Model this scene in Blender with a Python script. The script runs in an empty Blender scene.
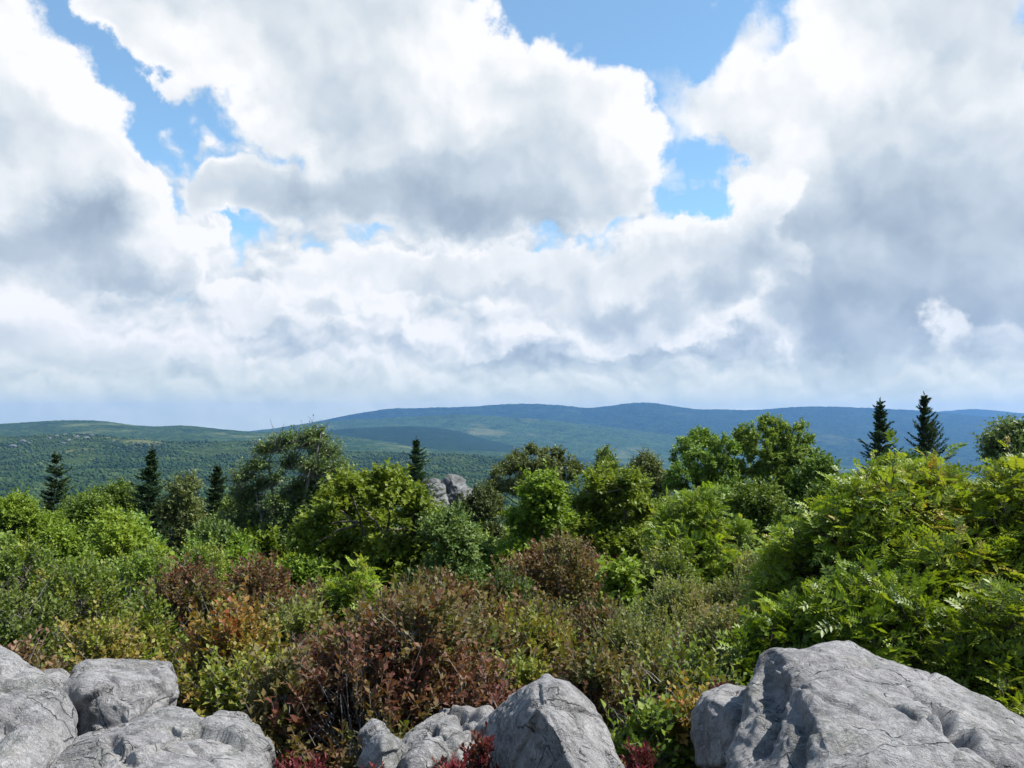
import bpy, bmesh, math, random
import numpy as np
from mathutils import Vector
from mathutils.bvhtree import BVHTree

S = bpy.context.scene
COL = S.collection
R = math.radians

# ------------------------------------------------------------------ camera
F = 804.0            # focal length in pixels of the 1024 x 768 frame
EYE = np.array([0.0, 0.0, 1.65])
PITCH = R(2.85)
cam = bpy.data.cameras.new('camera')
cam.sensor_width = 36.0
cam.lens = 36.0 * F / 1024.0
cam.clip_start = 0.05
cam.clip_end = 200000.0
cam_ob = bpy.data.objects.new('camera', cam)
cam_ob.location = EYE
cam_ob.rotation_euler = (R(90) + PITCH, 0, 0)
COL.objects.link(cam_ob)
S.camera = cam_ob

def ray(px, py):
    """unit-depth direction (y = 1) seen at a photo position"""
    a, b = (px - 512.0) / F, (384.0 - py) / F
    c, s = math.cos(PITCH), math.sin(PITCH)
    d = np.array([a, c - b * s, s + b * c])
    return d / d[1]

def at(px, py, d):
    return EYE + ray(px, py) * d

def azel(px, py):
    d = ray(px, py)
    d = d / np.linalg.norm(d)
    return math.atan2(d[0], d[1]), math.asin(d[2])

# ------------------------------------------------------------------ sun
SUN_EL, SUN_AZ = R(54), R(93)          # azimuth clockwise from the view direction (+Y)
sun = bpy.data.lights.new('sun', 'SUN')
sun.energy = 4.5
sun.angle = R(0.55)
sun.color = (1.0, 0.95, 0.87)
sun_ob = bpy.data.objects.new('sun', sun)
sd = Vector((math.sin(SUN_AZ) * math.cos(SUN_EL), math.cos(SUN_AZ) * math.cos(SUN_EL), math.sin(SUN_EL)))
sun_ob.rotation_euler = sd.to_track_quat('Z', 'Y').to_euler()
sun_ob.location = (30, 10, 60)
COL.objects.link(sun_ob)

# ------------------------------------------------------------------ view
S.render.engine = 'CYCLES'
S.view_settings.view_transform = 'Standard'
S.view_settings.look = 'None'
S.view_settings.exposure = 0.92
S.view_settings.gamma = 1.0
S.view_settings.use_curve_mapping = False
S.cycles.max_bounces = 6
S.cycles.diffuse_bounces = 3
S.cycles.glossy_bounces = 1
S.cycles.transmission_bounces = 2
S.cycles.transparent_max_bounces = 4
S.cycles.volume_bounces = 1
S.cycles.use_denoising = True
S.cycles.use_adaptive_sampling = True
S.cycles.adaptive_threshold = 0.02

# ------------------------------------------------------------------ node helpers
class G:
    """small helper round a node tree; sockets or numbers go in, sockets come out"""
    def __init__(s, nt):
        s.nt = nt
    def node(s, t, **kw):
        n = s.nt.nodes.new(t)
        for k, v in kw.items():
            setattr(n, k, v)
        return n
    def put(s, sock, v):
        if isinstance(v, bpy.types.NodeSocket):
            s.nt.links.new(v, sock)
        else:
            sock.default_value = v
    def m(s, op, a, b=0.0, c=0.0, clamp=False):
        n = s.node('ShaderNodeMath', operation=op, use_clamp=clamp)
        s.put(n.inputs[0], a); s.put(n.inputs[1], b); s.put(n.inputs[2], c)
        return n.outputs[0]
    def v(s, op, a, b=(0, 0, 0), sc=None):
        n = s.node('ShaderNodeVectorMath', operation=op)
        s.put(n.inputs[0], a)
        if sc is not None: s.put(n.inputs['Scale'], sc)
        else: s.put(n.inputs[1], b)
        return n.outputs[0]
    def sep(s, a):
        n = s.node('ShaderNodeSeparateXYZ'); s.put(n.inputs[0], a); return n.outputs
    def comb(s, x, y, z=0.0):
        n = s.node('ShaderNodeCombineXYZ')
        s.put(n.inputs[0], x); s.put(n.inputs[1], y); s.put(n.inputs[2], z)
        return n.outputs[0]
    def noise(s, vec, scale, detail=4, rough=0.55, dist=0.0, lac=2.0, dim='3D'):
        n = s.node('ShaderNodeTexNoise', noise_dimensions=dim)
        s.put(n.inputs['Vector'], vec); s.put(n.inputs['Scale'], scale)
        n.inputs['Detail'].default_value = detail; n.inputs['Roughness'].default_value = rough
        n.inputs['Distortion'].default_value = dist; n.inputs['Lacunarity'].default_value = lac
        return n.outputs
    def voro(s, vec, scale, feature='F1', detail=0, rough=0.5, smooth=0.5, rand=1.0, dim='3D'):
        n = s.node('ShaderNodeTexVoronoi', feature=feature, voronoi_dimensions=dim)
        s.put(n.inputs['Vector'], vec); s.put(n.inputs['Scale'], scale)
        if 'Detail' in n.inputs: n.inputs['Detail'].default_value = detail; n.inputs['Roughness'].default_value = rough
        if 'Smoothness' in n.inputs: n.inputs['Smoothness'].default_value = smooth
        n.inputs['Randomness'].default_value = rand
        return n.outputs
    def smooth(s, x, a, b, lo=0.0, hi=1.0):
        n = s.node('ShaderNodeMapRange', interpolation_type='SMOOTHSTEP')
        s.put(n.inputs[0], x); s.put(n.inputs[1], a); s.put(n.inputs[2], b); s.put(n.inputs[3], lo); s.put(n.inputs[4], hi)
        return n.outputs[0]
    def lin(s, x, a, b, lo=0.0, hi=1.0):
        n = s.node('ShaderNodeMapRange')
        s.put(n.inputs[0], x); s.put(n.inputs[1], a); s.put(n.inputs[2], b); s.put(n.inputs[3], lo); s.put(n.inputs[4], hi)
        return n.outputs[0]
    def ramp(s, x, stops, mode='LINEAR'):
        n = s.node('ShaderNodeValToRGB'); s.put(n.inputs[0], x)
        e = n.color_ramp.elements; n.color_ramp.interpolation = mode
        while len(e) < len(stops): e.new(0.5)
        for q, (p, c) in zip(e, stops):
            q.position = p; q.color = tuple(c) + (1,)
        return n.outputs[0]
    def mix(s, f, a, b, mode='MIX'):
        n = s.node('ShaderNodeMix', data_type='RGBA', blend_type=mode)
        s.put(n.inputs[0], f)
        for k, x in ((6, a), (7, b)):
            s.put(n.inputs[k], x if isinstance(x, bpy.types.NodeSocket) else tuple(x) + (1,))
        return n.outputs[2]
    def blob(s, uv, c, r, rot=0.0):
        n = s.node('ShaderNodeMapping', vector_type='TEXTURE')
        s.put(n.inputs[0], uv)
        n.inputs['Location'].default_value = (c[0], c[1], 0)
        n.inputs['Rotation'].default_value = (0, 0, rot)
        n.inputs['Scale'].default_value = (r[0], r[1], 1)
        l = s.node('ShaderNodeVectorMath', operation='LENGTH')
        s.put(l.inputs[0], n.outputs[0])
        return s.smooth(l.outputs['Value'], 1.0, 0.0)

# ------------------------------------------------------------------ world: clear sky with cumulus
W = bpy.data.worlds.new('World'); S.world = W; W.use_nodes = True
g = G(W.node_tree); W.node_tree.nodes.clear()
tc = g.node('ShaderNodeTexCoord').outputs['Generated']
sky = g.node('ShaderNodeTexSky', sky_type='NISHITA', sun_disc=False, sun_elevation=SUN_EL, sun_rotation=SUN_AZ,
             altitude=1500, air_density=1.0, dust_density=0.6, ozone_density=1.5)
skyc = sky.outputs[0]
dx, dy, dz = g.sep(tc)
az = g.m('ARCTAN2', dx, dy); el = g.m('ARCSINE', dz)
uv0 = g.comb(az, el)
w1 = g.v('SUBTRACT', g.noise(uv0, 6.0, 2, 0.5, dim='2D')[1], (.5, .5, .5))
w2 = g.v('SUBTRACT', g.noise(uv0, 24.0, 5, 0.62, dim='2D')[1], (.5, .5, .5))
uv = g.v('ADD', uv0, g.v('ADD', g.v('SCALE', w1, sc=0.11), g.v('SCALE', w2, sc=0.055)))
P = g.v('ADD', uv0, g.v('ADD', g.v('SCALE', w1, sc=0.05), g.v('SCALE', w2, sc=0.028)))
def billow(p):
    a = g.voro(p, 9.0, 'SMOOTH_F1', 0, 0.5, 0.45, dim='2D')[0]
    b = g.voro(p, 22.0, 'SMOOTH_F1', 0, 0.5, 0.4, dim='2D')[0]
    c = g.voro(p, 52.0, 'F1', 0, dim='2D')[0]
    h = g.m('MULTIPLY_ADD', a, -0.60, g.m('MULTIPLY_ADD', b, -0.27, g.m('MULTIPLY', c, -0.10)))
    return h
h0 = billow(P)
h1 = billow(g.v('ADD', P, (0.014, 0.022, 0.0)))
emb = g.m('SUBTRACT', h0, h1)
fb = g.m('SUBTRACT', g.noise(uv0, 9.0, 8, 0.62, dim='2D')[0], 0.5)
def total(seeds, start):
    t = start
    for (px, py, rx, ry, rot, w) in seeds:
        t = g.m('MULTIPLY_ADD', g.blob(uv, azel(px, py), (rx / F, ry / F), R(rot)), w, t)
    return t
UV = uv
detail = g.m('ADD', g.m('MULTIPLY', g.m('ADD', h0, 0.36), 0.60), g.m('MULTIPLY', fb, 0.70))
# small heads, far away and low
PL = g.v('MULTIPLY', P, (1.9, 2.6, 1.0))
l0 = billow(PL); l1 = billow(g.v('ADD', PL, (0.012, 0.024, 0.0)))
far_h = g.m('SUBTRACT', l0, l1)
relief = g.m('ADD', g.m('MULTIPLY', emb, 1.10), g.m('MULTIPLY', fb, 0.46))
CLOUD = [(0.0, (2.8, 3.5, 4.3)), (0.28, (4.1, 5.0, 6.0)), (0.55, (6.05, 6.9, 7.7)), (0.80, (8.4, 8.85, 9.15)), (1.0, (10.4, 10.4, 10.5))]
def bank(under, shape, light, base, rim=0.34, crisp=0.16, thr=0.30, fade=None):
    """one bank of cloud in front of what lies under it"""
    global uv
    # (each bank is evaluated after the one under it, which keeps the shader's stack small)
    uv = g.v('ADD', UV, g.v('SCALE', under, sc=1e-7))
    cv = g.m('ADD', total([b + (1.0,) if len(b) == 5 else b for b in shape], 0.0), detail)
    al = g.smooth(cv, thr - 0.03, thr + crisp + 0.07)
    ed = g.smooth(cv, thr + 0.62, thr + 0.02)
    lt = total(light, base + 0.18)
    lt = g.m('ADD', g.m('MULTIPLY_ADD', ed, rim * 0.62, lt), g.m('MULTIPLY', relief, g.m('MULTIPLY_ADD', ed, 0.60, 0.48)))
    return g.mix(al, under, g.ramp(lt, CLOUD))
skyb = g.mix(0.10, g.mix(1.0, skyc, (1.75, 2.35, 2.35), 'MULTIPLY'), (8.0, 9.2, 10.0))
# thin veil and far low cloud over the whole view
front = g.smooth(dy, 0.35, 0.8)
bank0 = g.m('ADD', g.lin(el, 0.40, 0.12, -0.05, 0.70), g.m('ADD', g.m('MULTIPLY', detail, 0.7), g.m('MULTIPLY', g.m('ADD', l0, 0.38), 0.6)))
bank0 = g.m('ADD', bank0, g.m('MULTIPLY', g.m('SUBTRACT', 1.0, front), 0.30))  # extra cloud added out of view for a more neutral fill light
lt0 = total([(285, 345, 130, 40, 0, -.05), (620, 355, 260, 36, 0, -.22), (540, 368, 120, 22, 0, -.12), (900, 345, 240, 56, 0, -.24), (150, 380, 160, 26, 0, -.12),
             (420, 330, 90, 30, 0, .18), (520, 335, 60, 30, 0, .2), (200, 330, 80, 30, 0, .15), (790, 352, 40, 26, 0, .28), (380, 365, 120, 20, 0, .1), (250, 365, 100, 20, 0, .1)], 0.77)
# unseen cloud overhead and behind is darkened to cut the ambient fill
lt0 = g.m('MULTIPLY_ADD', g.m('SUBTRACT', 1.0, g.m('MULTIPLY', front, g.smooth(dz, 0.68, 0.50))), -0.55, lt0)
low = g.mix(g.smooth(bank0, 0.16, 0.42), skyb, g.ramp(g.m('ADD', g.m('ADD', lt0, g.m('MULTIPLY', far_h, 0.75)), g.m('MULTIPLY', relief, 0.45)), CLOUD))
t = low
def heads(under, shape, base):
    global uv
    uv = g.v('ADD', UV, g.v('SCALE', under, sc=1e-7))
    cv = g.m('ADD', total(shape, 0.0), g.m('ADD', g.m('MULTIPLY', g.m('ADD', l0, 0.36), 0.75), g.m('MULTIPLY', fb, 0.45)))
    al = g.smooth(cv, 0.28, 0.46)
    lt = g.m('ADD', g.m('MULTIPLY_ADD', far_h, 1.1, base), g.m('MULTIPLY', g.smooth(cv, 0.9, 0.34), 0.20))
    return g.mix(g.m('MULTIPLY', al, 0.85), under, g.ramp(g.m('ADD', lt, g.m('MULTIPLY', fb, .5)), CLOUD))
t = low
# great cloud in the middle
t = bank(t, [(300, 50, 240, 130, 0), (430, 40, 160, 120, 0), (480, 120, 250, 120, -6), (600, 150, 130, 90, 0), (430, 205, 260, 70, 0), (235, 195, 90, 50, 0), (150, 20, 90, 60, -30)],
         [(470, 30, 110, 80, 0, .30), (645, 125, 100, 60, -20, .34), (560, 90, 100, 60, -20, .16), (170, 50, 90, 60, -20, .20), (410, 130, 50, 40, 0, .12), (330, 110, 90, 50, 0, -.12), (520, 150, 90, 40, 0, -.1),
          (430, 195, 200, 62, 0, -.36), (310, 190, 110, 60, 0, -.22), (330, 60, 120, 60, 0, -.06), (480, 230, 160, 40, 0, -.25), (560, 200, 120, 50, 0, -.1)], 0.57)
# torn shreds in the gap between the two
t = bank(t, [(712, 106, 90, 50, 25, .86), (690, 172, 60, 30, 0, .66), (655, 84, 70, 24, -20, .62), (745, 50, 60, 40, 0, .66)], [(720, 100, 60, 50, 0, .2)], 0.62, rim=.2, crisp=.62, thr=.30)
# right-hand bank, dull with a bright left shoulder
t = bank(t, [(880, 30, 190, 120, 0), (800, 150, 70, 80, 0), (820, 110, 90, 60, 0), (950, 200, 240, 230, 0), (860, 290, 150, 100, 0), (728, 112, 60, 46, 20, .62), (700, 85, 44, 30, 0, .42)],
         [(810, 40, 100, 90, 0, .36), (800, 150, 60, 80, 0, .3), (890, 60, 60, 60, 0, .1), (730, 95, 60, 60, 0, .2), (960, 110, 90, 60, 0, .1),
          (900, 260, 220, 140, 0, -.28), (840, 330, 150, 70, 0, -.15), (980, 330, 120, 60, 0, -.16), (960, 180, 120, 60, 0, -.06), (880, 160, 60, 60, 0, -.05), (930, 40, 50, 40, 0, -.1)], 0.48, rim=.30, crisp=.24)
# lower heads in front
t = heads(t, [(60, 395, 90, 18, 0, .5), (190, 388, 60, 18, 0, .6), (265, 355, 50, 26, 0, .6), (350, 372, 50, 18, 0, .5), (400, 345, 60, 26, 0, .6), (500, 345, 60, 30, 0, .65), (590, 345, 50, 30, 0, .6), (610, 375, 60, 16, 0, .5),
              (690, 340, 50, 26, 0, .6), (785, 352, 44, 26, 0, .6), (450, 385, 80, 14, 0, .4)], 0.58)
t = bank(t, [(560, 275, 150, 56, 0), (660, 245, 80, 48, 0), (770, 205, 80, 58, 30), (740, 270, 120, 60, 0), (370, 285, 130, 46, 0), (460, 280, 100, 40, 0), (640, 320, 160, 40, 0)],
         [(760, 190, 80, 50, 30, .35), (660, 230, 90, 34, 0, .3), (380, 270, 110, 34, 0, .22), (520, 262, 90, 30, 0, .2), (630, 305, 190, 34, 0, -.28), (760, 290, 110, 50, 0, -.3), (500, 300, 120, 26, 0, -.1), (820, 250, 60, 60, 0, -.2)], 0.56, crisp=.2)
# tower on the left
t = bank(t, [(0, 80, 120, 110, -50), (50, 150, 100, 100, -50), (110, 210, 90, 70, -40), (50, 260, 150, 90, 0), (165, 260, 60, 44, 0), (220, 238, 28, 20, 0, .7)],
         [(95, 90, 60, 90, -55, .34), (165, 220, 60, 70, -50, .40), (20, 40, 60, 50, 0, .25), (40, 160, 90, 40, 0, .1), (120, 180, 40, 40, 0, .2),
          (70, 225, 110, 46, 10, -.42), (30, 130, 70, 44, 0, -.18), (110, 275, 100, 40, 0, -.28), (0, 250, 60, 40, 0, -.1)], 0.58, rim=.36)
# pile at its foot
t = bank(t, [(20, 330, 130, 60, 0), (100, 365, 110, 40, 0), (230, 305, 90, 34, 0), (290, 310, 30, 20, 0, .4)],
         [(30, 310, 90, 40, 0, .22), (220, 295, 90, 30, 0, .25), (100, 345, 50, 20, 0, .1), (90, 390, 150, 26, 0, -.2), (20, 375, 60, 30, 0, -.06)], 0.58, crisp=.24)
# one bright scrap
t = bank(t, [(937, 343, 42, 38, 20, .95), (1003, 330, 46, 26, 0, .5), (968, 336, 50, 16, 0, .22), (700, 330, 60, 20, 0, .42)], [(940, 338, 34, 30, 0, .22)], 0.56, rim=.1, crisp=.5, thr=.34)
# low haze
hz = g.smooth(el, 0.105, 0.0)
fin = g.mix(g.m('MULTIPLY', hz, 0.72), t, (8.8, 9.5, 7.0))
bg = g.node('ShaderNodeBackground'); g.put(bg.inputs[0], fin); bg.inputs[1].default_value = 0.052
wo = g.node('ShaderNodeOutputWorld'); W.node_tree.links.new(bg.outputs[0], wo.inputs[0])
W.cycles.sampling_method = 'NONE'

# ------------------------------------------------------------------ numeric helpers
def _hash(a, b, c, seed):
    h = (a.astype(np.int64) * 374761393 + b.astype(np.int64) * 668265263 + c.astype(np.int64) * 2147483647 + seed * 974634077) & 0xFFFFFFFF
    h = ((h ^ (h >> 13)) * 1274126177) & 0xFFFFFFFF
    h = ((h ^ (h >> 16)) * 2246822519) & 0xFFFFFFFF
    return h ^ (h >> 15)

def noise3(p, seed=0):
    """gradient noise, about -1..1"""
    p = np.asarray(p, float)
    i = np.floor(p).astype(np.int64); f = p - i
    u = f * f * f * (f * (f * 6 - 15) + 10)
    out = 0.0
    for dx_ in (0, 1):
        wx = u[:, 0] if dx_ else 1 - u[:, 0]
        for dy_ in (0, 1):
            wy = u[:, 1] if dy_ else 1 - u[:, 1]
            for dz_ in (0, 1):
                wz = u[:, 2] if dz_ else 1 - u[:, 2]
                h = _hash(i[:, 0] + dx_, i[:, 1] + dy_, i[:, 2] + dz_, seed)
                gx = ((h & 1023) / 511.5 - 1); gy = (((h >> 10) & 1023) / 511.5 - 1); gz_ = (((h >> 20) & 1023) / 511.5 - 1)
                out = out + wx * wy * wz * (gx * (f[:, 0] - dx_) + gy * (f[:, 1] - dy_) + gz_ * (f[:, 2] - dz_))
    return out * 1.3

def fbm(p, octv=4, gain=0.5, seed=0):
    a, s, t = 1.0, 0.0, 0.0
    p = np.asarray(p, float)
    for k in range(octv):
        s = s + a * noise3(p * 2.0 ** k + 17.3 * k, seed + k); t += a; a *= gain
    return s / t

def unit(v):
    return v / np.maximum(np.linalg.norm(v, axis=-1, keepdims=True), 1e-9)

def tri_mesh(name, verts, tris, mat, parent=None, tint=None, smooth=False, loc=None):
    me = bpy.data.meshes.new(name)
    n, t = len(verts), len(tris)
    me.vertices.add(n); me.vertices.foreach_set('co', np.ascontiguousarray(verts, np.float32).ravel())
    me.loops.add(t * 3); me.loops.foreach_set('vertex_index', np.ascontiguousarray(tris, np.int32).ravel())
    me.polygons.add(t); me.polygons.foreach_set('loop_start', np.arange(0, t * 3, 3, dtype=np.int32))
    if smooth: me.polygons.foreach_set('use_smooth', np.ones(t, bool))
    if tint is not None:
        a = me.attributes.new('tint', 'FLOAT', 'FACE'); a.data.foreach_set('value', np.ascontiguousarray(tint, np.float32))
    me.update(calc_edges=True)
    me.materials.append(mat)
    o = bpy.data.objects.new(name, me); COL.objects.link(o)
    if parent is not None: o.parent = parent
    if loc is not None: o.location = loc
    return o

def tag(o, label=None, cat=None, group=None, kind=None):
    if label: o['label'] = label
    if cat: o['category'] = cat
    if group: o['group'] = group
    if kind: o['kind'] = kind
    return o

def thing(name, label, cat, loc, group=None):
    o = bpy.data.objects.new(name, None); COL.objects.link(o)
    o.location = loc; o.empty_display_size = 0.3
    return tag(o, label, cat, group)

def copy_thing(o, loc, rz, sc, label, group):
    c = o.copy(); COL.objects.link(c)
    c.location = loc; c.rotation_euler = (0, 0, rz); c.scale = (sc, sc, sc)
    c['label'] = label; c['group'] = group
    for ch in o.children:
        d = ch.copy(); COL.objects.link(d); d.parent = c
    return c

# ------------------------------------------------------------------ materials
def new_mat(name):
    m = bpy.data.materials.new(name); m.use_nodes = True
    m.node_tree.nodes.clear()
    q = G(m.node_tree)
    out = q.node('ShaderNodeOutputMaterial')
    return m, q, out

def leaf_mat(name, stops, trans=0.32, rough=0.52, spec=0.28, shift=0.10):
    m, q, out = new_mat(name)
    a = q.node('ShaderNodeAttribute', attribute_name='tint').outputs['Fac']
    n = len(stops)
    col = q.ramp(a, [(i / (n - 1), c) for i, c in enumerate(stops)])
    oi = q.node('ShaderNodeObjectInfo').outputs['Random']
    hsv = q.node('ShaderNodeHueSaturation')
    q.put(hsv.inputs['Hue'], q.lin(oi, 0, 1, 0.5 - 0.12 * shift, 0.5 + 0.12 * shift))
    q.put(hsv.inputs['Value'], q.lin(oi, 0, 1, 1 - 1.2 * shift, 1 + 1.2 * shift))
    q.put(hsv.inputs['Color'], col)
    col = hsv.outputs[0]
    b = q.node('ShaderNodeBsdfPrincipled')
    q.put(b.inputs['Base Color'], col); b.inputs['Roughness'].default_value = rough
    b.inputs['Specular IOR Level'].default_value = spec
    t = q.node('ShaderNodeBsdfTranslucent')
    q.put(t.inputs[0], q.mix(1.0, col, (1.35, 1.3, 0.6), 'MULTIPLY'))
    x = q.node('ShaderNodeMixShader'); x.inputs[0].default_value = trans
    m.node_tree.links.new(b.outputs[0], x.inputs[1]); m.node_tree.links.new(t.outputs[0], x.inputs[2])
    m.node_tree.links.new(x.outputs[0], out.inputs[0])
    return m

LM = {
 'heath_green': leaf_mat('heath_green_leaves', [(0.041, 0.081, 0.012), (0.091, 0.156, 0.019), (0.151, 0.221, 0.026), (0.225, 0.264, 0.039), (0.246, 0.188, 0.050)]),
 'heath_olive': leaf_mat('heath_olive_leaves', [(0.048, 0.076, 0.017), (0.097, 0.144, 0.026), (0.149, 0.199, 0.037), (0.207, 0.222, 0.055), (0.218, 0.156, 0.072)]),
 'heath_brown': leaf_mat('heath_brown_leaves', [(0.062, 0.066, 0.019), (0.112, 0.103, 0.029), (0.164, 0.119, 0.046), (0.197, 0.110, 0.061), (0.225, 0.132, 0.088)]),
 'heath_red': leaf_mat('heath_red_leaves', [(.052, .084, .015), (.098, .118, .023), (.140, .105, .034), (.145, .066, .038), (.130, .045, .038)]),
 'heath_orange': leaf_mat('heath_orange_leaves', [(0.071, 0.116, 0.017), (0.140, 0.196, 0.024), (0.211, 0.222, 0.035), (0.271, 0.174, 0.039), (0.291, 0.090, 0.035)]),
 'maple': leaf_mat('maple_leaves', [(0.060, 0.106, 0.012), (0.114, 0.181, 0.021), (0.181, 0.260, 0.028), (0.253, 0.319, 0.042)], .36),
 'maple_blue': leaf_mat('cool_green_leaves', [(0.040, 0.073, 0.018), (0.074, 0.121, 0.030), (0.114, 0.170, 0.045), (0.172, 0.215, 0.066)], .30),
 'rowan': leaf_mat('rowan_leaves', [(0.057, 0.109, 0.011), (0.120, 0.194, 0.014), (0.195, 0.285, 0.023), (0.283, 0.345, 0.038), (0.377, 0.230, 0.042)], .36, .45, .4),
 'dull': leaf_mat('dull_green_leaves', [(0.046, 0.087, 0.013), (0.092, 0.156, 0.022), (0.151, 0.225, 0.036), (0.215, 0.283, 0.058)], .30),
 'grey': leaf_mat('grey_green_leaves', [(0.044, 0.066, 0.020), (0.083, 0.113, 0.033), (0.125, 0.156, 0.051), (0.167, 0.187, 0.073)], .26),
 'birch': leaf_mat('birch_leaves', [(0.036, 0.074, 0.017), (0.073, 0.134, 0.030), (0.118, 0.189, 0.047), (0.182, 0.243, 0.079)], .32, .45, .4),
 'spruce': leaf_mat('spruce_needles', [(0.018, 0.041, 0.018), (0.031, 0.065, 0.024), (0.053, 0.092, 0.033), (0.083, 0.122, 0.044)], .10, .6, .2),
 'crimson': leaf_mat('crimson_leaves', [(.050, .062, .016), (.095, .040, .022), (.120, .018, .026), (.170, .028, .040), (.19, .09, .06)], .28),
 'cover': leaf_mat('undergrowth_leaves', [(0.026, 0.040, 0.011), (0.053, 0.070, 0.018), (0.084, 0.086, 0.028), (0.106, 0.075, 0.040)], .22),
}

def bark_mat(name, c0, c1):
    m, q, out = new_mat(name)
    p = q.node('ShaderNodeTexCoord').outputs['Object']
    n = q.noise(p, 14.0, 5, 0.6)[0]
    col = q.ramp(n, [(0.3, c0), (0.7, c1)])
    b = q.node('ShaderNodeBsdfPrincipled'); q.put(b.inputs['Base Color'], col); b.inputs['Roughness'].default_value = 0.85
    m.node_tree.links.new(b.outputs[0], out.inputs[0])
    return m
BARK = bark_mat('bark_brown', (.045, .035, .028), (.13, .105, .085))
BARK_GREY = bark_mat('bark_grey', (.10, .095, .085), (.26, .245, .22))

def rock_mat():
    m, q, out = new_mat('grey_rhyolite')
    p = q.node('ShaderNodeTexCoord').outputs['Object']
    oi = q.node('ShaderNodeObjectInfo').outputs['Random']
    p = q.v('ADD', p, q.v('SCALE', (7.0, 3.0, 5.0), sc=oi))
    wv = q.v('SUBTRACT', q.noise(p, 3.0, 4, 0.6)[1], (.5, .5, .5))
    pw = q.v('ADD', p, q.v('SCALE', wv, sc=0.25))
    st = q.node('ShaderNodeMapping'); q.put(st.inputs[0], pw)
    st.inputs['Rotation'].default_value = (0.5, 0.6, 0.55); st.inputs['Scale'].default_value = (1.0, 3.4, 2.2)
    st = st.outputs[0]
    big = q.noise(p, 2.0, 6, 0.66)[0]
    mid = q.noise(pw, 9.0, 7, 0.70)[0]
    fine = q.noise(p, 85.0, 4, 0.75)[0]
    grain = q.noise(st, 9.0, 6, 0.68)[0]
    t = q.m('ADD', q.m('ADD', q.m('MULTIPLY', big, 0.28), q.m('MULTIPLY', grain, 0.22)), q.m('ADD', q.m('MULTIPLY', mid, 0.28), q.m('MULTIPLY', fine, 0.22)))
    col = q.ramp(t, [(0.37, (.080, .079, .081)), (0.44, (.200, .197, .200)), (0.52, (.325, .320, .323)), (0.64, (.45, .444, .436))])
    li = q.m('MULTIPLY', q.smooth(q.noise(pw, 4.0, 5, 0.7)[0], 0.51, 0.60), q.smooth(fine, 0.36, 0.56))
    col = q.mix(q.m('MULTIPLY', li, 0.66), col, (.075, .085, .068))
    pa = q.smooth(q.noise(q.v('ADD', pw, (3.3, 1.7, 9.1)), 7.0, 6, 0.72)[0], 0.56, 0.70)
    col = q.mix(q.m('MULTIPLY', pa, 0.55), col, (.46, .455, .44))
    wm = q.smooth(q.noise(q.v('ADD', p, (9.0, 4.0, 1.0)), 3.0, 5, 0.65)[0], 0.54, 0.72)
    col = q.mix(q.m('MULTIPLY', wm, 0.35), col, (.31, .27, .22))
    ds = q.smooth(q.noise(q.v('ADD', st, (2.0, 7.0, 4.0)), 2.6, 6, 0.72)[0], 0.55, 0.64)
    col = q.mix(q.m('MULTIPLY', ds, 0.5), col, (.085, .082, .085))
    # joints: long broken lines along the grain, short hairlines across it
    d = q.voro(st, 1.7, 'DISTANCE_TO_EDGE')[0]
    c1 = q.m('MULTIPLY', q.smooth(d, 0.016, 0.0), q.smooth(q.noise(p, 3.0, 3, 0.6)[0], 0.47, 0.58))
    hl = q.smooth(q.m('ABSOLUTE', q.m('SUBTRACT', q.noise(st, 4.2, 3, 0.5)[0], 0.5)), 0.018, 0.0)
    hl = q.m('MULTIPLY', hl, q.smooth(q.noise(q.v('ADD', p, (1, 5, 2)), 5.0, 4, 0.65)[0], 0.52, 0.62))
    ck = q.m('MAXIMUM', c1, q.m('MULTIPLY', hl, 0.8))
    col = q.mix(q.m('MULTIPLY', ck, 0.7), col, (.035, .033, .035))
    hgt = q.m('ADD', q.m('MULTIPLY', mid, 0.6), q.m('ADD', q.m('MULTIPLY', fine, 0.20), q.m('ADD', q.m('MULTIPLY', ck, -0.40), q.m('MULTIPLY', grain, 0.6))))
    bp = q.node('ShaderNodeBump'); bp.inputs['Strength'].default_value = 1.0; bp.inputs['Distance'].default_value = 0.06
    q.put(bp.inputs['Height'], hgt)
    b = q.node('ShaderNodeBsdfPrincipled'); q.put(b.inputs['Base Color'], col); b.inputs['Roughness'].default_value = 0.85
    b.inputs['Specular IOR Level'].default_value = 0.25
    m.node_tree.links.new(bp.outputs[0], b.inputs['Normal'])
    m.node_tree.links.new(b.outputs[0], out.inputs[0])
    return m
ROCK = rock_mat()
def outcrop_mat():
    m, q, out = new_mat('weathered_outcrop')
    p = q.node('ShaderNodeTexCoord').outputs['Object']
    n = q.noise(p, 1.1, 7, 0.7)[0]
    col = q.ramp(n, [(0.36, (.026, .029, .028)), (0.5, (.095, .10, .102)), (0.66, (.20, .205, .208))])
    b = q.node('ShaderNodeBsdfPrincipled'); q.put(b.inputs['Base Color'], col); b.inputs['Roughness'].default_value = 0.9
    m.node_tree.links.new(b.outputs[0], out.inputs[0])
    return m
OUTCROP = outcrop_mat()

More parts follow.
